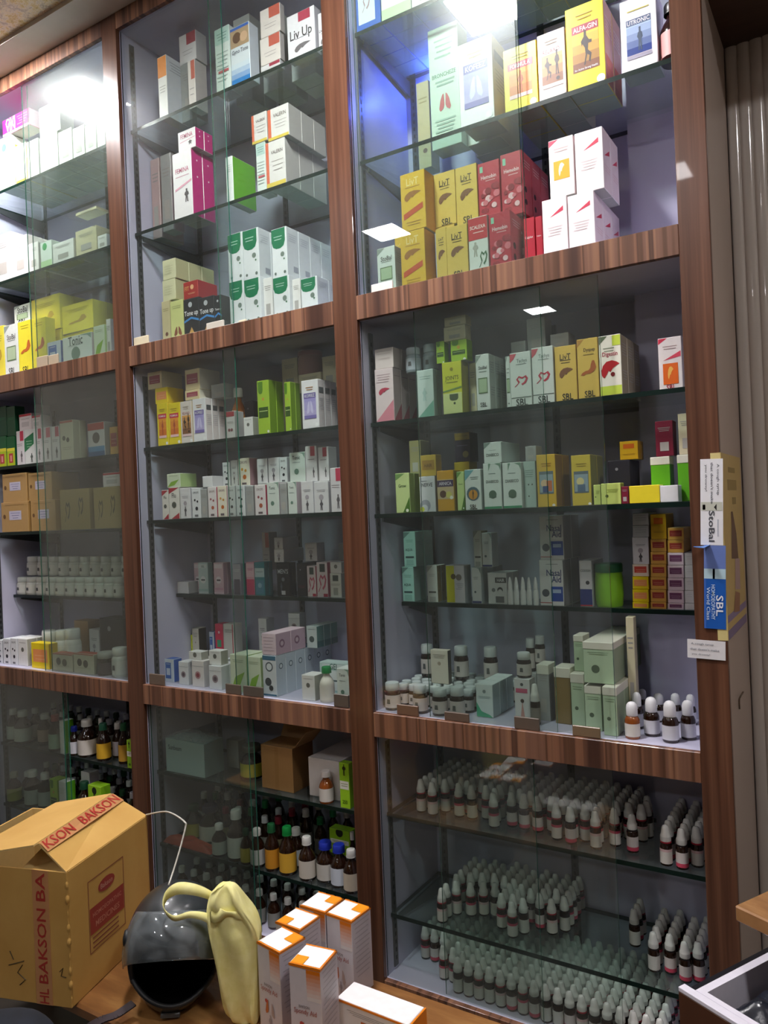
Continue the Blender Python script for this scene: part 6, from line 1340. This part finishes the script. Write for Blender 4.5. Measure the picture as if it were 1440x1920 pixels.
# ---- desk corner and pulled drawer at the lower right
DW = texmat('desk_wood', (4, 14, 4), [(.3, '7a5436'), (.5, '9a7048'), (.7, 'b8895c')], .22, (1, 5, .6), coat=.4); DB = texmat('desk_dark', (8, 8, 1), [(.3, '3c2216'), (.7, '5c3826')], .35, (1, 4, .6))
da = math.radians(-28); r = empty('desk', (-.2385, -.4301, 0), da); tag(r, 'wooden desk with its corner cut by the right edge, drawer pulled out', 'desk')
b = MB(); b.box(0, .8, 0, .30, FZ-.80, FZ-.77, DW, .003); b.build('desk_top', r)
b = MB(); b.box(.02, .78, .28, .298, 0, FZ-.8003, DB); b.box(.44, .78, .02, .2795, 0, FZ-.8003, DB); b.build('pedestal', r)
wt = mat('e6e2ee', .35); dx, dy, dz = -.0345, -.1236, FZ-1.02
b = MB(); b.box(.024, .040, .018, .34, .02, .12, wt); b.box(.395, .41, .018, .34, .02, .12, wt); b.box(.040, .395, .018, .030, .02, .12, wt); b.box(.040, .395, .325, .34, .02, .12, wt); b.box(.024, .41, .018, .34, .01, .02, wt)
dr = b.build('drawer', r, (dx, dy, dz)); dr['label'] = 'pulled out drawer with white rim and brown front'
b = MB(); b.box(0, .42, 0, .0175, 0, .112, DB, .001); b.box(0, .42, 0, .0175, .1122, .1205, wt, .001); b.build('drawer_front', dr)
b = MB(); b.box(.010, .0235, .020, .36, .085, .117, mat('14151c', .4)); b.build('runner', dr)
B = MB(); PB = texmat('black_plastic_film', (20, 20, 20), [(.3, '14161c'), (.7, '2c303c')], .22, (1, 4, .6), bump=.3); vs = []; nx, ny = 30, 26
for j in range(ny+1):
    for i in range(nx+1):
        u, v = i/nx, j/ny; e = min(u, 1-u, v, 1-v)*6; vs.append((.043+.348*u, .033+.288*v, .045+min(1, e)**.5*(.06+.010*math.sin(9*u+5*v)+.007*math.sin(23*u-14*v)+.005*math.sin(31*v+8*u))))
B.add(vs, [(j*(nx+1)+i, j*(nx+1)+i+1, (j+1)*(nx+1)+i+1, (j+1)*(nx+1)+i) for j in range(ny) for i in range(nx)], PB, True)
o = B.build('plastic_bundle', None, Wd((-.327, -.523, -1.02)), da); tag(o, 'crumpled black plastic bundle lying in the pulled out drawer', 'bundle')
# ---- shelf talkers on the right post
def card(name, x0, x1, z0, z1, y, m, extra, label, cat, tilt=0):
    b = MB(); cx, cz = (x0+x1)/2, (z0+z1)/2; w, h = x1-x0, z1-z0; b.box(-w/2, w/2, 0, .0016, -h/2, h/2, m)
    for kind, *a in extra:
        if kind == 'r': u0, v0, u1, v1, c = a; b.poly([(-w/2+w*u, -.0004, -h/2+h*v) for u, v in ((u0, v0), (u1, v0), (u1, v1), (u0, v1))], mat(c, .4))
        elif kind == 'p': pts, c = a; b.poly([(-w/2+w*u, -.0005, -h/2+h*v) for u, v in pts], mat(c, .4))
        else:
            t_, u, v, L_, hh, c = a; vs, fs = textgeo(t_); hs = max(q_ for _, q_ in vs)*2
            if kind == 'td': b.add([(-w/2+w*u+q_/hs*hh, -.0009, -h/2+h*v-p_*L_) for p_, q_ in vs], fs, mat(c, .4))
            else: b.add([(-w/2+w*u+p_*L_, -.0009, -h/2+h*v+q_/hs*hh) for p_, q_ in vs], fs, mat(c, .4))
    o = b.build(name, None, (cx, y, cz+FZ)); o.rotation_euler = (0, tilt, 0); return tag(o, label, cat)
def zx(px, py): p = atY(px, py, -.004); return p.x, p.z
x0, zt = zx(1309, 862); x1, zb = zx(1354, 1022); x0b = zx(1315, 1022)[0]
card('shelf_card', x0+.001, x0+.052, zb, zt, -.0035, mat('ececf0', .4), [('td', "A cough syrup", .78, .76, .075, .007, '6a6c74'), ('td', "that doesn't make", .52, .72, .10, .006, '6a6c74'), ('td', 'you drowsy!', .25, .78, .065, .006, '6a6c74'),
     ('r', .03, .40, .97, .50, 'c8cabc'), ('p', [(.6, .44), (.72, .40), (.72, .48)], '222222'), ('r', .1, .41, .22, .47, '5a5a50'), ('td', 'StoBal', .5, .22, .075, .013, '4a4c54'), ('r', .75, .1, .8, .3, 'b8bcc8')],
     'white shelf card with sideways cough syrup text on the right post', 'card', .035)
x0, zt = zx(1316, 1023); x1, zb = zx(1360, 1180)
card('shelf_card', x0+.001, x0+.050, zb, zt, -.0035, mat('1f5cb4', .35), [('r', 0, .72, 1, 1, '6a80c0'), ('r', 0, .6, 1, .72, 'b8d4e0'), ('r', .4, .6, .5, .72, '4a9ac8'), ('r', 0, .0, .1, .6, '3a6ac0'), ('td', 'SBL', .72, .28, .05, .016, 'e8eef8'), ('td', 'HOMOEOPATHY', .42, .32, .085, .009, 'c8dcf4'), ('td', 'World Class', .2, .3, .08, .008, 'c8dcf4')],
     'blue shelf card with white lettering on the right post', 'card', .035)
B = MB(); p0 = Vector((x0+.003, -.004, zt-.002)); B.add([(0, 0, 0), (.012, 0, .004), (.004, -.03, -.002), (-.022, -.024, .0), (0, 0, -.0015), (.012, 0, .0025), (.004, -.03, -.0035), (-.022, -.024, -.0015)], [(0, 1, 2, 3), (7, 6, 5, 4), (0, 3, 7, 4), (1, 0, 4, 5), (2, 1, 5, 6), (3, 2, 6, 7)], mat('5a84c8', .4))
o = B.build('folded_corner', None); 
for q_ in bpy.data.objects:
    if q_.name.startswith('shelf_card') and 'blue' in q_.get('label', ''): o.parent = q_; o.location = p0+Vector((0, 0, FZ))-q_.location
x0, zt = zx(1288, 1199); x1, zb = zx(1361, 1238)
card('shelf_card', x0, x1, zb, zt, -.0035, mat('e6e4e6', .4), [('t', 'A cough syrup', .4, .78, .052, .0058, '8a8c94'), ('t', "that doesn't make", .46, .5, .066, .0055, '8a8c94'), ('t', 'you drowsy!', .36, .22, .042, .0052, '8a8c94')],
     'small white shelf card with three text lines, lowest on the right post', 'card', .03)
# ---- yellow poster folded round the cabinet side
PM = mat('c9ae6a', .45); r_y0, r_y1 = .0, .30
B = MB(); xs = -.2945+.0012
zt_, zb_p = atX(1347, 848, -.2945).z, atX(1365, 1200, -.2945).z
def pq(y0, y1, z0, z1, c, o=0): B.poly([(xs+.0018+o, y0, z0+FZ), (xs+.0018+o, y1, z0+FZ), (xs+.0018+o, y1, z1+FZ), (xs+.0018+o, y0, z1+FZ)], mat(c, .45))
B.box(xs, xs+.0016, -.002, .33, zb_p+FZ, zt_+FZ, PM); B.box(xs-.022, xs, -.0022, -.0006, zb_p+FZ, zt_+FZ, mat('d8c888', .45))
H_ = zt_-zb_p
pq(.0, .33, zb_p, zb_p+H_*.05, '7a6a90'); pq(.0, .33, zb_p+H_*.09, zb_p+H_*.13, '8a7aa0', .0002)
pq(.08, .24, zb_p+H_*.80, zb_p+H_*.86, 'a08848'); pq(.10, .22, zb_p+H_*.90, zb_p+H_*.93, 'a08848'); pq(.15, .22, zb_p+H_*.72, zb_p+H_*.76, '9a8448')
def pp(pts, c, o=.0003): B.poly([(xs+.0018+o, y, zb_p+H_*v+FZ) for y, v in pts], mat(c, .45))
pp([(.10, .42), (.22, .40), (.20, .55), (.15, .68), (.12, .68), (.12, .60)], '6a4c38'); pp([(.14, .24), (.23, .22), (.24, .40), (.16, .41)], 'b89a94', .0004); pp([(.10, .12), (.20, .10), (.22, .2), (.14, .23)], '9a6a48', .0005)
o = B.build('poster', None); tag(o, 'yellow poster with a figure, folded round the side of the right post', 'poster')
B = MB(); q0 = atX(1383, 1307, -.2945); vs, fs = tube(smooth_path([(0, 0, -.03), (0, 0, -.008), (.002, .008, 0), (.002, .06, .0)], 4), .0022, 6); B.add(vs, fs, mat('5a4a3c', .5), True)
o = B.build('wall_hook', None, (-.2945+.0035, q0.y, q0.z+FZ)); tag(o, 'small bent dark hook on the beige cabinet side', 'hook')
# ---- crumpled red-orange film standing in for a reflection, lower shelf of the middle cabinet
B = MB(); z = SH['c2b1'][0]; vs = []; nx, ny = 22, 12
xa = max(Xpx(303, .075, z+.02), XP['AR']+.012); xb = Xpx(400, .075, z+.01)
for j in range(ny+1):
    for i in range(nx+1):
        u, v = i/nx, j/ny; e = min(1, 5*min(u, 1-u, v, 1-v)); vs.append((xa+(xb-xa)*u, .058+.055*v, z+FZ+.001+e**.6*(.03*(1-.5*u)+.006*math.sin(9*u+4*v)+.004*math.sin(19*u-9*v))))
base_n = len(vs)
B.add(vs, [(j*(nx+1)+i, j*(nx+1)+i+1, (j+1)*(nx+1)+i+1, (j+1)*(nx+1)+i) for j in range(ny) for i in range(nx)], texmat('orange_film', (20, 20, 20), [(.3, '8a3420'), (.7, 'b04a2c')], .35, (1, 3, .5)), True)
o = B.build('reflection_film', None); tag(o, 'crumpled red orange film standing in for a reflection, lower shelf, middle cabinet', 'bag')

# ---------------------------------------------------------------- labels of everything on the shelves
ORDW = ['first', 'second', 'third', 'fourth', 'fifth', 'sixth', 'seventh', 'eighth', 'ninth', 'tenth', 'eleventh', 'twelfth', 'thirteenth', 'fourteenth', 'fifteenth', 'sixteenth', 'seventeenth', 'eighteenth', 'nineteenth', 'twentieth']
from collections import defaultdict
for q in REG:
    ph = PH[q['shelf']]; lk = q['look']
    if q['row']: lk += f', {ORD[q["row"]]} back'
    q['lab'] = f'{lk}, {ph}'
def oname(i): return ORDW[i] if i < 20 else f'{["", "", "twenty", "thirty", "forty"][(i+1)//10]} {ORDW[i % 10]}'.replace(' tenth', 'th')
R_ = defaultdict(list)
for q in REG:
    if q.get('crowd'): R_[(q['look'], q['shelf'])].append(q)
for (lk, sh), lst in R_.items():
    ys = sorted(lst, key=lambda q: q['bb'][1]); row = 0; y = None; rows_ = []
    for q in ys:
        if y is None or q['bb'][1]-y > .024: rows_.append([]); y = q['bb'][1]
        rows_[-1].append(q)
    for i, rw in enumerate(rows_):
        for j, q in enumerate(sorted(rw, key=lambda q: q['bb'][0])): q['lab'] = f'{lk}, {ORDW[i]} row, {oname(j)} from left, {PH[sh]}'
D = defaultdict(list)
for q in REG: D[q['lab']].append(q)
for lab, lst in D.items():
    if len(lst) > 1:
        lst.sort(key=lambda q: (round(q['bb'][0], 3), q['bb'][1]))
        for i, q in enumerate(lst):
            lk = q['look']+(f', {ORD[q["row"]]} back' if q['row'] else '')
            q['lab'] = f'{lk}, {oname(i)} from left, {PH[q["shelf"]]}'
for q in REG:
    if len(q['lab'].split()) > 16: q['lab'] = q['lab'].replace(' from left', ' along')
    if len(q['lab'].split()) > 16: q['lab'] = q['lab'].replace(' section', '')
G_ = defaultdict(int)
for q in REG: G_[(q['look'], q['shelf'])] += 1
for q in REG:
    o = q['o']; o['label'] = q['lab']; o['category'] = q['cat']
    if q.get('group') == 'crowd': o['group'] = f'{q["look"]}, {PH[q["shelf"]]}'
    elif G_[(q['look'], q['shelf'])] > 1: o['group'] = f'{q["look"]} set, {PH[q["shelf"]]}'
for l in LOG: print('LOG', l)
print('things on shelves', len(REG))
